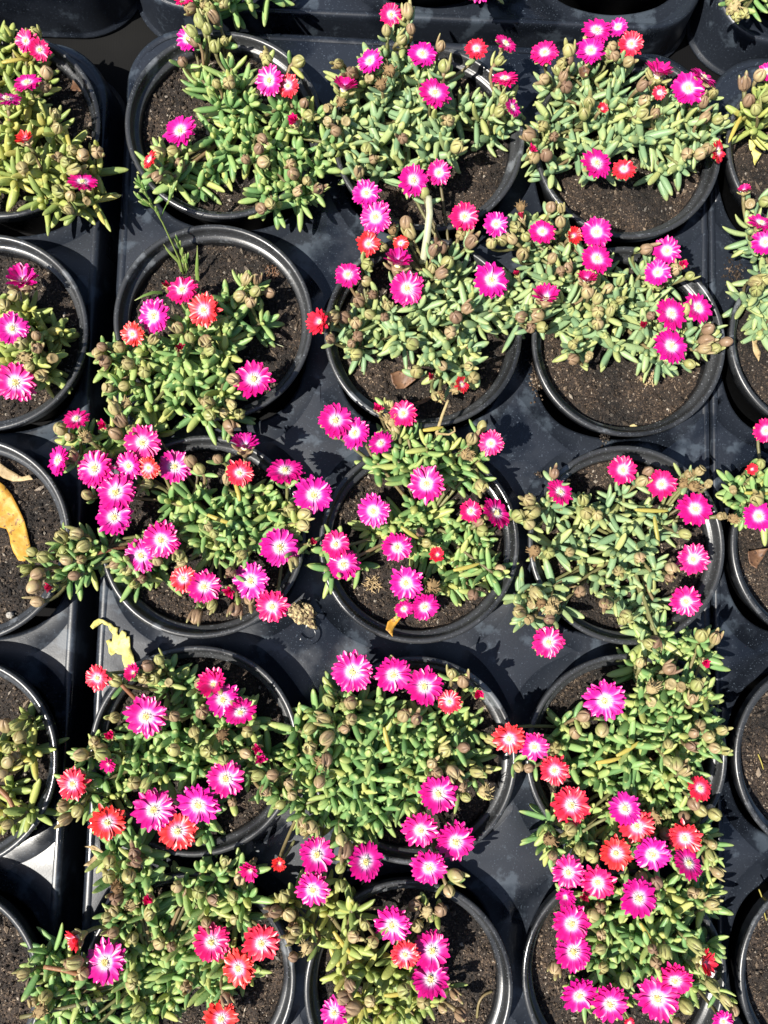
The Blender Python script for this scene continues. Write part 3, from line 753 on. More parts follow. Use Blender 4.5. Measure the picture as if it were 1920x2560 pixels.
plant('ice plant ringed by about twenty crowded flowers, trailing a shoot over the orange-leaf pot', PC['P31'],
 [(340, 1070, 410, 1040, 500, 1060, 560, 1040, 640, 1110, 650, 1180, 560, 1210, 480, 1210, 400, 1180, 340, 1130), (150, 930, 300, 890, 340, 920, 290, 950, 180, 960), (90, 1215, 140, 1160, 215, 1150, 225, 1190, 160, 1240, 110, 1270), (245, 1205, 300, 1200, 320, 1240, 270, 1260)],
 'D455,1020,78,cuq D620,1060,48,cx D850,1150,116,c D355,1260,92,ml D570,1310,116,m D770,1290,92,m D885,1300,72,r D1035,1295,102,m D690,1450,116,m D680,1600,112,m D1450,1190,92,mku D1420,1330,86,r G960,255,112,m G840,350,102,m G1090,490,82,r G1210,535,102,m G1490,500,112,m G1615,650,102,c G1370,555,56,cx H210,305,116,m E245,1330,112,mu E410,1460,116,m',
 'D690,970 D750,930s D790,1080 D700,1110 D730,1040 D425,1120k D520,1130s D370,1080 D440,1240 D530,1470 D1190,1320 D1140,1270 D1300,1255 D890,1400 D840,1420 D1345,1380 G1240,190 G1270,230 G1060,345 G1090,390 G940,390 G700,400 G760,430 G850,490 G800,510 G1440,340 G1170,690 G1400,650y G1480,600 G1265,630 G1370,450 G470,225 G380,250 G520,290 G490,375y G410,380 G380,310 G205,335 G270,365 G170,430 G240,450 G215,520y G320,540x G240,625 G455,470 H340,115 H340,170 H280,90 H290,380 H395,280x', seed=31, root=(480, 1130),
 extra=[('stem', 'G760,300 G640,322 G560,345', (6.9, 7.8, 8.0), .13, .11, M_REDSTEM), ('yellow', 'D1230,1580', 1.6, -25), ('yellow', 'D1420,1500', 1.3, 100)])
plant('ice plant with a bare forked twig reaching toward the pale-stemmed plant', PC['P32'],
 [(790, 985, 860, 930, 900, 940, 960, 960, 1060, 950, 1080, 985, 1000, 1010, 930, 1010, 870, 990, 810, 1005), (970, 1090, 1040, 1130, 1080, 1160, 1080, 1240, 1020, 1260, 1000, 1240, 960, 1290, 930, 1220, 900, 1170, 830, 1150, 880, 1080), (690, 1180, 740, 1190, 760, 1230, 700, 1235), (790, 1110, 870, 1120, 850, 1160, 790, 1170)],
 'E540,1025,106,m E660,1100,96,m E805,1150,76,mv E800,960,48,cx E945,985,86,c E1465,1155,82,c E1085,1400,116,m E770,1555,102,m E1340,1560,72,c E1485,1575,106,me H545,290,86,c H590,410,96,m H905,300,96,m H1145,350,52,rk H960,510,106,m H945,665,60,cv H1065,650,92,md',
 'E555,1110 E860,940 E875,1040s E870,1125 E905,1090 E1405,1075 E1345,1140 E1310,1225s E1400,1400 E1375,1620y E1615,1590y H1050,210 H1070,280 H1385,165 H1410,205 H1110,530s H1090,570s H1510,430 H1355,580', seed=32, root=(920, 1130),
 extra=[('stem', 'E1110,1220 E1140,1100 E1175,990 E1210,900', (7.0, 8.4, 9.0, 9.4), .13, .08, M_DRY), ('stem', 'E1140,1100 E1215,1105 E1250,1085 E1245,1060', (8.4, 8.9, 9.1, 9.2), .08, .05, M_DRY), ('yellow', 'E930,1650', 1.3, -40), ('yellow', 'H1240,440', 1.7, 10), ('yellow', 'E1060,1080', 1.3, 5)])
plant('sparse ice plant with thin spreading stems and seven crimson-pink flowers round its edge', PC['P33'],
 [(1170, 1070, 1290, 1080, 1350, 1050, 1430, 1070, 1480, 1120, 1420, 1180, 1450, 1240, 1410, 1260, 1430, 1320, 1350, 1320, 1300, 1270, 1180, 1200, 1190, 1140), (1130, 1290, 1190, 1270, 1240, 1300, 1220, 1340, 1150, 1350), (1390, 1330, 1440, 1310, 1460, 1370, 1420, 1410)],
 'F795,1315,92,c F420,1450,86,ce F1025,1405,96,c F1220,1550,106,m I1215,375,96,c I1170,620,96,c I355,865,96,c',
 'F390,1350 F565,1500 F585,1580 F650,1590 F255,1500 F285,1560 F250,1640 F900,1390 F935,1340 F1180,1340k F1245,1330k F1300,1405k F1150,1400s F1210,1410s F1370,1590k F1445,1600s I290,320s I365,340 I490,330 I275,560y I255,635k I325,630s I385,620s I200,690 I255,725k I370,730 I380,680s I545,560 I690,625 I720,640 I895,360 I775,440 I800,740 I810,710 I1080,420 I1070,480 I1150,220 I990,850 I940,870', tint='grey', seed=33, root=(1350, 1170), gap=1.7, h=1.3,
 extra=[('stem', 'I770,340 I690,410 I560,490 I450,540', (6.6, 6.9, 7.2, 7.4), .13, .09, M_STEM), ('stem', 'I860,420 I920,600 I960,720 I1000,830', (6.6, 7.2, 7.8, 8.1), .13, .10, M_STEM), ('yellow', 'F870,1550', 2.2, -5), ('yellow', 'I985,120', 1.9, -85)])
plant('ice plant beside the torn yellow leaf, one bright red flower hanging outside its pot', PC['P41'],
 [(210, 1600, 270, 1560, 340, 1570, 400, 1540, 450, 1450, 540, 1540, 570, 1620, 600, 1650, 540, 1680, 480, 1690, 440, 1660, 330, 1700, 240, 1690, 160, 1640), (340, 1440, 370, 1430, 390, 1470, 350, 1490), (140, 1710, 210, 1690, 220, 1750, 150, 1740), (430, 1770, 460, 1770, 470, 1810, 430, 1820)],
 'G585,1075,82,r G800,1050,58,ckq G870,1300,126,m G1275,1120,98,cku G1320,1200,106,m G1420,1270,98,mv G655,1420,48,cx G650,1580,52,ck J440,235,96,r J1340,200,112,m J1180,350,126,m J915,385,122,m J640,455,106,r J1055,510,112,r G1520,1490,48,cx G1540,1560,52,cx',
 'G700,1105 G840,1085y G910,1090 G1000,1110k G950,980 G890,1010 G1180,1120 G1040,1310 G1150,1390 G1200,1290 G690,1310 G560,1450 G500,1530 G610,1490 G630,1540 G1040,1510 G1310,1420s G1220,1510y G1320,1560 G1465,1400y G1440,1520 J385,370 J470,380 J410,430 J880,215 J800,230 J1375,345 J1620,185y J1565,270', seed=41, root=(400, 1620), h=1.7,
 extra=[('stem', 'G880,1270 G790,1190 G720,1120', (7.2, 8.2, 8.6), .13, .11, M_REDSTEM), ('stem', 'J760,480 J800,560 J830,640', (7.6, 7.9, 7.9), .17, .15, M_LEAF)])
plant('dense green ice plant with three magenta flowers in a row along its far side', PC['P42'],
 [(640, 1570, 690, 1510, 770, 1490, 880, 1540, 1000, 1530, 1060, 1590, 1050, 1640, 960, 1680, 930, 1720, 900, 1750, 840, 1740, 820, 1790, 760, 1800, 680, 1780, 620, 1740, 570, 1720, 600, 1640)],
 'H645,1040,122,m H880,1050,116,m H1065,1130,116,m H1220,1220,72,r H1380,1165,52,cx K1150,290,116,m K1045,500,112,c K1250,570,116,m K1095,725,106,m K430,655,106,m K715,695,112,me K410,855,106,m K210,700,48,rk',
 'H405,1370 H490,1330 H510,1415y H590,1380 H640,1230 H640,1320 H510,1220 H590,1240 H395,1500 H470,1580s H490,1540 H940,1310 H1020,1330 H1300,1110 H1230,1060 H1440,1430 H1180,1510 H1290,1490 H1110,1590 H1150,1640 H1220,1620 H1360,1630 H1440,1620y K185,180y K120,265 K105,180 K275,240 K290,310 K230,355 K455,205 K350,450 K400,480 K380,500 K575,550 K610,600 K580,720 K570,830 K1280,240 K1300,310 K1415,280s K1230,770 K1210,860', seed=42, root=(840, 1650), h=2.2, gap=1.30,
 extra=[('yellow', 'H830,1370', 1.6, -80), ('stem', 'K300,570 K260,640 K225,690', (7.8, 8.0, 8.4), .09, .08, M_STEM)])
plant('ice plant with one large lone magenta flower apart from its leaf mat', PC['P43'],
 [(1380, 1370, 1440, 1350, 1540, 1380, 1530, 1450, 1560, 1600, 1530, 1680, 1500, 1720, 1400, 1750, 1330, 1730, 1230, 1690, 1190, 1630, 1230, 1540, 1260, 1600, 1350, 1560, 1390, 1480, 1360, 1430), (1180, 1790, 1260, 1780, 1250, 1840, 1190, 1850), (1330, 1760, 1440, 1790, 1540, 1770, 1550, 1860, 1440, 1860, 1340, 1830)],
 'I690,1205,126,m I125,1430,98,r I275,1480,92,c I395,1620,92,r L1250,265,76,re I1285,980,46,cx L490,360,112,r L810,385,98,mu L880,480,108,r L755,645,98,r L970,645,108,m L1165,550,102,r L1180,710,96,me',
 'I900,1000 I1060,1030 I965,1145s I965,1225k I1075,1120k I1140,1140k I1210,1210 I1230,1130 I1260,840 I1340,860 I550,1310 I520,1410 I580,1350 I680,1370 I1070,1460 I1210,1410 I1260,1350 I1290,1420 I1370,1390 I1330,1490 I1390,1510 I1190,1480 I1120,1570 I1150,1630 I1060,1560 I400,1490 I250,1610 I175,1600 L1060,410y L1165,420 L1240,380y L1210,340y L1330,410 L970,420s L1040,520 L970,570 L1320,590 L1310,640 L1340,750 L910,780s L360,550s L390,650 L550,610 L610,660 L500,500', seed=43, root=(1400, 1650), h=2.5, gap=1.30,
 extra=[('yellow', 'I640,1580', 1.6, 5), ('yellow', 'I760,1540', 1.7, 25), ('stem', 'L700,440 L620,480 L560,520', (8.0, 7.8, 7.9), .1, .1, M_STEM)])
plant('bud-laden ice plant trailing a red-stemmed shoot over the gap between two trays', PC['P51'],
 [(235, 1830, 320, 1810, 350, 1870, 300, 1930, 260, 1900), (400, 1900, 440, 1870, 530, 1880, 560, 1960, 540, 2030, 440, 2030, 410, 1960), (230, 1970, 330, 1950, 400, 2010, 460, 2060, 540, 2080, 560, 2120, 480, 2140, 470, 2190, 400, 2180, 340, 2230, 200, 2240, 60, 2230, 90, 2150, 200, 2130, 260, 2080, 220, 2040), (50, 2070, 110, 2060, 110, 2110, 60, 2110)],
 'J470,1140,72,rkl J630,1290,122,m J1255,1170,106,c J1550,1170,112,r J1420,1320,106,r J1310,1620,98,r J1490,735,68,ck J880,910,48,cx',
 'J800,660 J820,700 J650,790y J700,860s J700,910 J775,950s J680,1000 J640,1020 J880,1020 J680,1110 J790,1140 J760,770 J1050,850 J1330,700 J1420,810y J1375,900 J1180,880 J1250,920 J1220,1050 J1390,1040 J940,1180 J1020,1200 J470,1290 J420,1300 J500,1360 J790,1380 J770,1420 J160,1350 J280,1490 J210,1520k J250,1580s J840,1560 J1110,1440 J1330,1490 J650,690', seed=51, root=(330, 2100), h=2.2, gap=1.36,
 extra=[('stem', 'J480,1370 J380,1340 J260,1320', (8.2, 8.4, 8.4), .14, .12, M_REDSTEM), ('stem', 'J640,1500 J400,1560 J120,1620', (7.8, 8.0, 8.1), .13, .12, M_STEM)])
plant('ice plant with one red flower amid four magenta ones beside shaded soil', PC['P52'],
 [(620, 1950, 700, 1920, 760, 1940, 740, 2010, 760, 2040, 860, 2060, 900, 2110, 940, 2150, 920, 2230, 760, 2230, 770, 2150, 720, 2120, 740, 2060, 690, 1990, 640, 2020)],
 'K880,1060,112,m K955,1240,86,r K1110,1220,112,m K1110,1400,112,mu K540,1590,88,mq',
 'K240,910 K200,990 K280,1020 K300,1090s K290,1150 K390,1200s K300,1260 K320,1110 K1000,960y K1090,990s K1160,990 K715,1080 K640,1140 K770,1170 K1020,1080y K600,1500 K670,1560 K740,1520 K1240,1470 K1170,1560 K1270,1590 K1060,1520 K940,1460 K620,1420', tint='yellow', seed=52, root=(830, 2130),
 extra=[('yellow', 'K530,1110', 1.9, -55), ('yellow', 'K830,1490', 1.4, 0)])
plant('ice plant lining its pot side with a column of magenta flowers', PC['P53'],
 [(1260, 1940, 1380, 1890, 1540, 1890, 1560, 1950, 1500, 2010, 1560, 2060, 1480, 2100, 1400, 2120, 1340, 2060, 1280, 2090, 1250, 2030, 1240, 1980), (1270, 2150, 1340, 2140, 1330, 2210, 1280, 2200), (1450, 2130, 1540, 2120, 1560, 2160, 1480, 2180)],
 'L475,755,98,c L650,810,106,c L885,910,112,m L460,905,62,mk L490,1060,112,m L500,1225,112,m L535,1480,106,m L715,1530,112,m L1000,1500,126,m L1105,1390,106,c L1260,1290,82,rkr L1390,1640,62,m L835,1650,34,r',
 'L1250,890 L1310,950 L1210,880 L1000,830 L665,970 L630,1010 L680,1210 L690,1320 L670,1130 L400,1310 L970,1210 L1050,1210 L990,1290 L1200,1170 L815,1380 L1310,1410 L1390,1500 L1450,1560 L1160,1540 L570,900x L1110,1640', seed=53, root=(1390, 2040), h=2.5, gap=1.34,
 extra=[('yellow', 'L900,1060', 1.6, -60), ('stem', 'L760,990 L700,1060 L680,1120', (7.6, 7.8, 8.2), .1, .09, M_REDSTEM)])
plant('yellowish ice plant with brown buds in the pot holding a fallen brown leaf', PC['L1'],
 [(-60, 90, 10, 40, 40, 60, 90, 140, 80, 200, 70, 250, 120, 250, 150, 320, 200, 330, 200, 440, 110, 460, 60, 420, 0, 420, -60, 400)],
 'A160,245,72,c A235,295,66,cv A165,500,88,mu A45,595,88,mu A160,840,62,rku A490,1090,92,mu',
 'A215,215 A280,445 A265,520 A330,690y A335,770 A350,930 A385,960 A430,890 A495,910 A580,905 A180,930y A130,990 A425,1020 A340,1125 A415,1170y A510,1185k A420,1250', tint='yellow', seed=61, root=(60, 260), gap=1.4,
 extra=[('yellow', 'A10,370', 1.3, 10), ('yellow', 'A390,760', 1.5, -80)])
plant('small ice plant with three magenta flowers above a smooth brown pebble', PC['L2'],
 [(-40, 660, 60, 640, 90, 700, 150, 700, 140, 730, 80, 760, 110, 810, 60, 830, 0, 770, -40, 780)],
 'D145,215,112,mku D75,480,98,m D95,795,118,m',
 'D70,290 D20,330 D220,530 D130,570 D220,600 D150,640s D305,655k D180,700 D235,750', tint='yellow', seed=62, root=(20, 720), gap=1.35)
plant('flowerless ice plant with a few brown buds and a reddish stem', PC['L4'],
 [(-40, 1580, 30, 1560, 80, 1600, 40, 1680, 20, 1720, 60, 1770, 0, 1800, -40, 1780)],
 '', 'G40,1375 G120,1340 G130,1415 G45,1500 G100,1540s G40,1590 G20,1640 J60,470', tint='yellow', seed=63, root=(-10, 1700), gap=2.3, h=1.2,
 extra=[('stem', 'J-20,250 J50,320 J90,400', (7.0, 7.2, 7.4), .16, .13, M_REDSTEM)])
plant('yellowing ice plant leaning over the rim next to the tiny orange cup flower plant', PC['R1'],
 [(1590, 220, 1640, 170, 1700, 160, 1730, 260, 1680, 300, 1630, 270, 1590, 250)],
 'C1650,430,62,m', 'C1600,460y C1520,520 C1540,610 C1640,580 C1590,660', tint='yellow', seed=71, root=(1690, 260), gap=1.5,
 extra=[('yellow', 'C1500,690', 2.0, -120)])
plant('ice plant with two touching magenta flowers by a clump of spilt soil', PC['R2'],
 [(1600, 470, 1660, 480, 1660, 540, 1620, 550), (1625, 580, 1700, 560, 1720, 700, 1640, 720, 1620, 640)],
 'C1610,1330,88,mu C1640,1440,88,m C1515,1140,48,ckq', 'C1550,1205k C1630,1195 F1570,200 F1640,190 F1590,260', tint='grey', seed=72, root=(1690, 640), gap=1.4)
plant('ice plant with two crimson-pink flowers and a tiny red one by a yellow leaf', PC['R3'],
 [(1590, 1040, 1640, 1020, 1700, 1020, 1720, 1120, 1640, 1110, 1590, 1090)],
 'F1640,1080,80,c F1560,1310,40,rk F1595,1590,98,m', 'F1455,1440k F1610,1290 F1600,1500', seed=73, root=(1690, 1080), gap=1.3,
 extra=[('yellow', 'F1520,1450', 1.7, -5)])
plant('ice plant hanging tan buds over the glossy tray end wall', PC['T1'],
 [(400, -90, 520, -100, 600, -40, 590, -10, 500, 0, 420, -20)],
 'A1085,-5,60,c', 'A1140,50 A1245,60 A1215,20 A1180,-40 A1300,-20 A1330,10', seed=81, root=(500, -90), gap=1.4)
plant('ice plant with one magenta flower whose spiky shadow falls on the tray end', PC['T2'],
 [(960, -130, 1080, -150, 1150, -90, 1080, -60, 980, -60)],
 'B1400,-75,100,m', 'B1330,-120 B1480,-140', tint='grey', seed=82, root=(1050, -120), gap=1.4)
plant('ice plant dangling pale buds over the water-stained tray corner', PC['T4'],
 [(1560, -110, 1700, -120, 1720, -20, 1620, -20, 1570, -60)],
 '', 'C1440,50 C1510,75 C1480,95 C1430,10 C1465,30s', seed=84, root=(1650, -110), gap=1.4)
# ------------------------------------------------------------------ loose things
def sheet(name, label, cat, pts, mat, z0, arch=.3, seed=0, thick=.05, reg=None, group=None, lift=None):
    """a dead leaf lying about: outline on the ground it lies on, creased and curled, with real thickness"""
    rn = random.Random(seed)
    if reg: w = [at(reg[0] + x / reg[2], reg[1] + y / reg[2], z0) for x, y in zip(pts[::2], pts[1::2])]
    else: w = [at(*src(t), z0) for t in pts.split()]
    c = sum(w, Vector()) / len(w)
    bm = bmesh.new(); vs = [bm.verts.new(p - c) for p in w]; bm.faces.new(vs)
    bmesh.ops.triangulate(bm, faces=bm.faces[:])
    for _ in range(3):
        bmesh.ops.subdivide_edges(bm, edges=[e for e in bm.edges if e.calc_length() > .22], cuts=1)
        bmesh.ops.triangulate(bm, faces=[f for f in bm.faces if len(f.verts) > 3])
    R = max(p.co.length for p in bm.verts)
    for p in bm.verts:
        q = p.co; d = q.length / R
        q.z = arch * (d * d - .3) + .22 * noise.noise(Vector((q.x * .9 + seed, q.y * .9, seed))) + .07 * noise.noise(Vector((q.x * 3 + seed, q.y * 3, seed)))
        if lift: q.z += lift(q)
    zmin = min(p.co.z for p in bm.verts)
    for p in bm.verts: p.co.z -= zmin
    ex = bmesh.ops.solidify(bm, geom=bm.faces[:], thickness=thick)
    bmesh.ops.recalc_face_normals(bm, faces=bm.faces[:])
    vv = [tuple(p.co) for p in bm.verts]; bm.verts.index_update(); ff = [tuple(x.index for x in f.verts) for f in bm.faces]; bm.free()
    return thing(name, label, cat, c, group, mesh(name, vv, ff, [mat]))
sheet('dead_leaf', 'torn pale yellow leaf with bitten holes lying across the tray edge', 'dead leaf',
 (100, 470, 190, 330, 300, 270, 400, 290, 540, 370, 620, 400, 680, 490, 790, 510, 760, 640, 810, 720, 880, 570, 1020, 640, 1000, 740, 1100, 720, 1110, 1040, 1200, 1220, 1250, 1410, 1110, 1470, 1040, 1560, 1010, 1550, 920, 1350, 900, 1200, 780, 1190, 740, 1150, 700, 1190, 620, 1230, 560, 1150, 520, 960, 470, 850, 560, 810, 620, 880, 640, 800, 650, 680, 560, 560, 540, 460, 430, 420, 390, 380, 250, 480, 160, 540),
 M_YELLOW, DECK + .15, .35, 3, .035, (220, 1520, 10.37))
sheet('dead_leaf', 'large curled orange dead leaf lying on bare soil', 'dead leaf',
 (-260, 420, -60, 500, 0, 560, 100, 640, 190, 760, 270, 920, 340, 1100, 390, 1240, 430, 1420, 465, 1560, 380, 1680, 300, 1670, 220, 1560, 150, 1340, 100, 1230, -60, 1190, -260, 1150), M_ORANGE, SOIL + .12, .55, 5, .04, (0, 1100, 5.53))
sheet('dead_leaf', 'curled tan strip of dry leaf beside the large orange leaf', 'dead leaf',
 (-100, 250, 0, 300, 120, 400, 190, 440, 300, 510, 430, 490, 500, 560, 440, 560, 300, 572, 180, 575, 60, 530, -100, 420), M_TAN, SOIL + .35, .5, 8, .04, (0, 1100, 5.53))
sheet('dead_leaf', 'fallen reddish brown leaf on soil inside the rim of the yellowish plant pot', 'dead leaf', 'A440,470 A500,485 A540,490 A565,545 A490,548 A425,552', M_BROWN, SOIL + .15, .3, 11)
sheet('dead_leaf', 'crumpled wet brown leaf scrap on soil below the pale-stemmed plant', 'dead leaf', 'E865,755 E915,735 E970,745 E1015,790 E950,835 E900,840 E875,800', M_BROWN, SOIL + .15, .45, 12)
sheet('dead_leaf', 'thin reddish brown leaf strip near the crimson half-closed flower', 'dead leaf', 'E985,925 E1040,905 E1110,880 E1100,905 E1040,930', M_BROWN, SOIL + .3, .2, 13)
sheet('dead_leaf', 'crumpled golden leaf scrap on the pot rim under two pink flowers', 'dead leaf', 'H925,690 H930,720 H905,755 H885,785 H878,832 H855,805 H838,790 H850,745 H885,720', M_ORANGE, RIM - .05, .5, 14)
sheet('dead_leaf', 'twisted tan dry leaf hanging at the tray edge below a red flower', 'dead leaf', 'J520,590 J560,588 J600,615 J650,635 J600,650 J585,690 J540,712 J510,705 J560,660 J545,620', M_TAN, DECK + .5, .6, 15)
sheet('dead_leaf', 'brown dry leaf fallen into the gap between trays', 'dead leaf', 'J415,790 J460,750 J525,742 J500,780 J470,825 J430,815', M_TAN, .15, .3, 16)
sheet('dead_leaf', 'dark brown leaf on shaded soil next to the sparse plant', 'dead leaf', 'I1520,330 I1580,320 I1640,310 I1620,370 I1570,430 I1530,400', M_BROWN, SOIL + .15, .5, 17)
sheet('dead_leaf', 'withered yellow leaf on soil under the yellowing leaning plant', 'dead leaf', 'C1535,840 C1580,850 C1575,890 C1610,920 C1590,960 C1560,1000 C1570,930 C1545,880', M_YELLOW, SOIL + .2, .4, 18)
sheet('dead_leaf', 'pale dried leaf scrap on soil below the two touching magenta flowers', 'dead leaf', 'F1555,530 F1600,500 F1590,570 F1610,620 F1590,680 F1570,610', M_TAN, SOIL + .15, .3, 19)
sheet('dead_leaf', 'brown dried leaf cup behind the tall buds beside a crimson flower', 'dead leaf', 'C530,420 C570,400 C595,430 C580,480 C545,490', M_BROWN, 8.2, .6, 20)

def lump(name, label, cat, tok, z, rx, ry, rz, mat, seed, rough=.25, rot=0, sub=3):
    bm = bmesh.new(); bmesh.ops.create_icosphere(bm, subdivisions=sub, radius=1)
    for p in bm.verts:
        q = p.co.normalized(); k = 1 + rough * noise.noise(q * 1.7 + Vector((seed,) * 3)) + rough * .7 * noise.noise(q * 4 + Vector((seed,) * 3)) + rough * .4 * noise.noise(q * 9 + Vector((seed,) * 3))
        p.co = Vector((q.x * k * rx, q.y * k * ry, q.z * k * rz))
    bm.verts.index_update(); v = [tuple(p.co) for p in bm.verts]; f = [tuple(x.index for x in g.verts) for g in bm.faces]; bm.free()
    w = at(*src(tok), z + rz * .7)
    return thing(name, label, cat, (w.x, w.y, z + rz * .85), None, mesh(name, v, f, [mat], smooth=rough < .2), rz=rot)
lump('bark_chunk', 'lumpy tan and brown bark chunk lying on the tray deck by the raised numeral', 'bark', 'H350,700', DECK + .05, .95, .6, .5, M_BARK, 4, .5, -.6, 4)
M_STONE = simple('yellow stone', (.42, .34, .16), .7); M_PEB = simple('brown pebble', (.22, .13, .08), .6)
lump('stone', 'small yellow stone on soil against the pot rim', 'stone', 'F862,1065', SOIL + .05, .30, .22, .2, M_STONE, 7, .3)
lump('pebble', 'smooth brown pebble on the soil beside three magenta flowers', 'pebble', 'D435,515', SOIL + .1, .42, .34, .28, M_PEB, 9, .12)
lump('pebble', 'small grey pebble on soil near the trailing buds by the orange leaf', 'pebble', 'G60,705', SOIL + .1, .24, .2, .18, simple('grey pebble', (.3, .28, .25), .7), 19, .2)

def shreds(label, tok, z, mat, n, spread, seed):
    rn = random.Random(seed); B = Bag(); c = at(*src(tok), z)
    for k in range(n):
        a = rn.random() * 6.28; r = spread * math.sqrt(rn.random()); b = rn.random() * 6.28; L = rn.uniform(.15, .5)
        p = Vector((math.cos(a) * r, math.sin(a) * r, rn.uniform(.0, .16))); d = Vector((math.cos(b), math.sin(b), rn.uniform(-.2, .5)))
        v, f = tube([p - d * L * .5, p + Vector((0, 0, .05)), p + d * L * .5], [.02, .04, .012], 4); B.add(v, f)
    return thing('bark_shreds', label, 'bark shreds', c, 'bark shreds on soil', mesh('bark_shreds', B.v, B.f, [mat], smooth=False))
shreds('heap of orange-brown bark shreds on bare soil under a large magenta flower', 'F950,775', SOIL + .1, M_TAN, 40, .55, 1)
shreds('frayed brown bark shreds on soil near two stacked pink flowers', 'H765,525', SOIL + .12, M_TAN, 45, .55, 2)
shreds('tan bark shreds on the soil by the rim near clustered brown buds', 'A510,800', SOIL + .12, M_TAN, 45, .55, 3)
shreds('reddish brown bark shreds on soil in the grass weed pot', 'E165,150', SOIL + .12, M_BROWN, 35, .5, 4)

def wire(name, label, cat, toks, zs, r0, r1, mat, n=5):
    p = [at(*src(t), z) for t, z in zip(toks.split(), zs)]; full = []
    for i in range(len(p) - 1):
        a = p[max(i - 1, 0)]; d = p[min(i + 2, len(p) - 1)]
        for k in range(5):
            t = k / 5; b, c = p[i], p[i + 1]
            full.append(.5 * ((2 * b) + (c - a) * t + (2 * a - 5 * b + 4 * c - d) * t * t + (3 * b - a - 3 * c + d) * t ** 3))
    full.append(p[-1]); c = full[0].copy()
    v, f = tube([x - c for x in full], [r0 + (r1 - r0) * i / (len(full) - 1) for i in range(len(full))], n)
    if name is None: return v, f, c
    return thing(name, label, cat, c, None, mesh(name, v, f, [mat], uv=[(0, 0)] * len(v)))
wire('root', 'thin white root lying on dark soil near the grass-weed plant', 'root', 'D1590,500 D1600,540 D1630,565 D1680,585', (5.75, 5.85, 5.9, 5.8), .05, .03, M_PALE)
wire('root', 'thick curved pale root on soil beside four magenta flowers', 'root', 'K1470,1465 K1420,1490 K1390,1540 K1380,1620', (5.7, 5.9, 5.9, 5.7), .09, .08, M_STEM)
wire('straw', 'single yellow straw on bare dark soil', 'straw', 'L1600,60 L1620,110 L1632,150', (5.7, 5.9, 5.8), .05, .03, M_YLEAF)
wire('root', 'long wiry yellow root lying down the bare soil', 'root', 'L1605,860 L1630,930 L1638,1000 L1650,1045', (5.8, 6.0, 5.9, 5.8), .05, .03, M_YLEAF)
wire('root', 'pale twisted root on soil under the bud-laden trailing plant', 'root', 'J1010,1560 J1030,1620 J1080,1650', (5.8, 5.9, 5.8), .05, .03, M_PALE)

def spill(label, tok, z, n, sx, sy, seed):
    rn = random.Random(seed); B = Bag(); c = at(*src(tok), z)
    for k in range(n):
        x, y = rn.gauss(0, sx), rn.gauss(0, sy); s = rn.uniform(.03, .11); h = max(0, .25 * (1 - math.hypot(x / sx, y / sy) / 2)) * rn.random()
        q = [Vector((x, y, h + s * .5)) + Vector(d) * s * rn.uniform(.6, 1.3) for d in ((1, 0, 0), (-1, 0, 0), (0, 1, 0), (0, -1, 0), (0, 0, .8), (0, 0, -.5))]
        B.add(q, [(0, 2, 4), (2, 1, 4), (1, 3, 4), (3, 0, 4), (2, 0, 5), (1, 2, 5), (3, 1, 5), (0, 3, 5)])
    o = thing('spilt_soil', label, 'soil', c, 'soil spilt on the tray decks', mesh('spilt_soil', B.v, B.f, [M_CRUMB], smooth=False)); o['kind'] = 'stuff'
spill('spilt soil and bark bits on the deck by two touching magenta flowers', 'F1455,170', DECK + .05, 160, .35, .6, 1)
spill('spilt soil in the narrow gap beside the pot with the yellow stone', 'F285,760', DECK + .05, 260, .22, .8, 2)
spill('spilt soil bits between the yellow stone pot and the sparse plant pot', 'F690,1120', DECK + .08, 60, .18, .3, 3)
spill('few spilt soil grains on the deck near the sparse plant crimson flower', 'F300,1345', DECK + .08, 30, .15, .12, 4)

# grass weed
GR = (240, 440, 5.184)
def gp(x, y, z): return at(GR[0] + x / GR[2], GR[1] + y / GR[2], z)
groot = gp(1140, 1290, SOIL)
gw = thing('grass_weed', 'seeding grass weed with slender stem leaning over the pot rim', 'grass', groot)
def gtube(name, pts, r0, r1, n=5, flat=False):
    v, f = tube([p - groot for p in pts], [r0 + (r1 - r0) * i / (len(pts) - 1) for i in range(len(pts))], n)
    return obj(name, mesh(name, v, f, [M_GRASS], uv=[(0, i / max(1, len(v) - 1)) for i in range(len(v))]), gw)
def gpoly(pts):
    return [gp(*p) for p in pts]
culm = gpoly([(1140, 1290, 5.5), (1080, 1080, 6.6), (980, 860, 7.9), (860, 600, 9.2), (740, 400, 10.2), (640, 200, 11.0), (570, 90, 11.4)])
br1 = gpoly([(850, 520, 9.4), (880, 440, 9.8), (910, 380, 10.1), (960, 270, 10.5), (995, 165, 10.8)])
br2 = gpoly([(740, 420, 10.1), (660, 370, 10.4), (550, 285, 10.6)])
br3 = gpoly([(1150, 1230, 5.9), (1130, 1080, 6.6), (1100, 960, 7.1), (1060, 840, 7.6)])
br4 = gpoly([(1170, 1260, 5.9), (1180, 1160, 6.4), (1175, 1070, 6.8)])
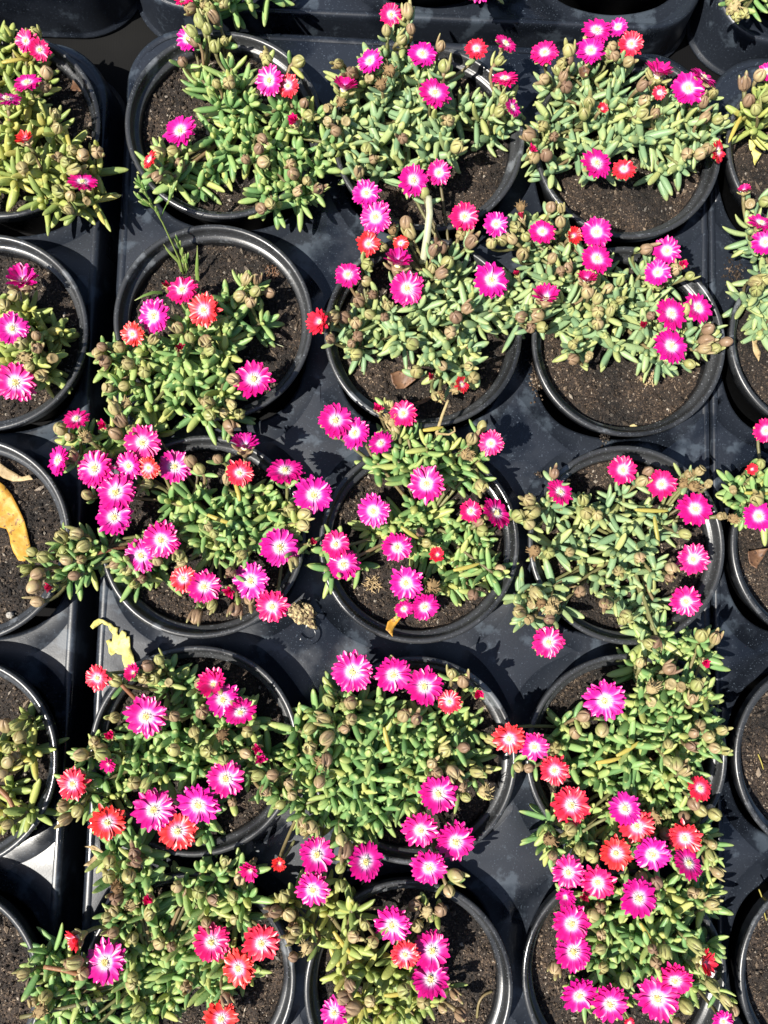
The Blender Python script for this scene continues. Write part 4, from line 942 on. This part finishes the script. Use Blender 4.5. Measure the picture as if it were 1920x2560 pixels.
gtube('stem', culm, .075, .03); gtube('branch', br1, .035, .02); gtube('branch', br2, .035, .02); gtube('branch', br3, .045, .02); gtube('branch', br4, .045, .02)
gv, gf, guv = leaf_shape(.08, 0, .16, 6); SPK = mesh('spikelet', gv, gf, [M_GRASS], uv=guv)
grn = random.Random(5)
def spikelets(path, t0, n, L):
    for k in range(n):
        t = t0 + (1 - t0) * (k + .5) / n; x = t * (len(path) - 1); i = min(int(x), len(path) - 2)
        p = path[i].lerp(path[i + 1], x - i); d = (path[i + 1] - path[i]).normalized() + Vector((grn.uniform(-.45, .45), grn.uniform(-.45, .45), grn.uniform(-.2, .4)))
        obj('spikelet', SPK, gw, mat4(frame(d, Vector((0, 0, 1))), p - groot, L * grn.uniform(.8, 1.2), .55, .5))
spikelets(culm, .52, 14, .62); spikelets(br1, .5, 7, .55); spikelets(br2, .25, 6, .55); spikelets(br3, .15, 10, .5); spikelets(br4, .1, 8, .5)
def blade(pts, w):
    p = gpoly(pts); v, f, uv = [], [], []; n = len(p)
    for i, q in enumerate(p):
        d = (p[min(i + 1, n - 1)] - p[max(i - 1, 0)]).normalized(); sd = d.cross(Vector((0, 0, 1))).normalized(); ww = w * (1 - (i / (n - 1)) ** 2 * .92)
        for a, dz in ((-1, .02), (0, -.03), (1, .02)): v.append(q - groot + sd * ww * a + Vector((0, 0, dz))); uv.append((0, i / (n - 1)))
        for a, dz in ((1, -.01), (0, -.06), (-1, -.01)): v.append(q - groot + sd * ww * a + Vector((0, 0, dz))); uv.append((0, i / (n - 1)))
    for i in range(n - 1):
        for k in range(6): a, b = i * 6 + k, i * 6 + (k + 1) % 6; f.append((a, b, b + 6, a + 6))
    obj('blade', mesh('blade', v, f, [M_GRASS], uv=uv), gw)
blade([(1120, 1240, 5.7), (1070, 1110, 6.4), (960, 1000, 6.9), (910, 940, 7.1), (870, 880, 7.2)], .11)
blade([(1320, 1370, 5.6), (1305, 1230, 6.3), (1310, 1080, 7.0), (1312, 900, 7.7)], .13)
blade([(860, 1510, 5.9), (740, 1510, 6.5), (620, 1550, 6.7), (500, 1615, 6.5)], .12)
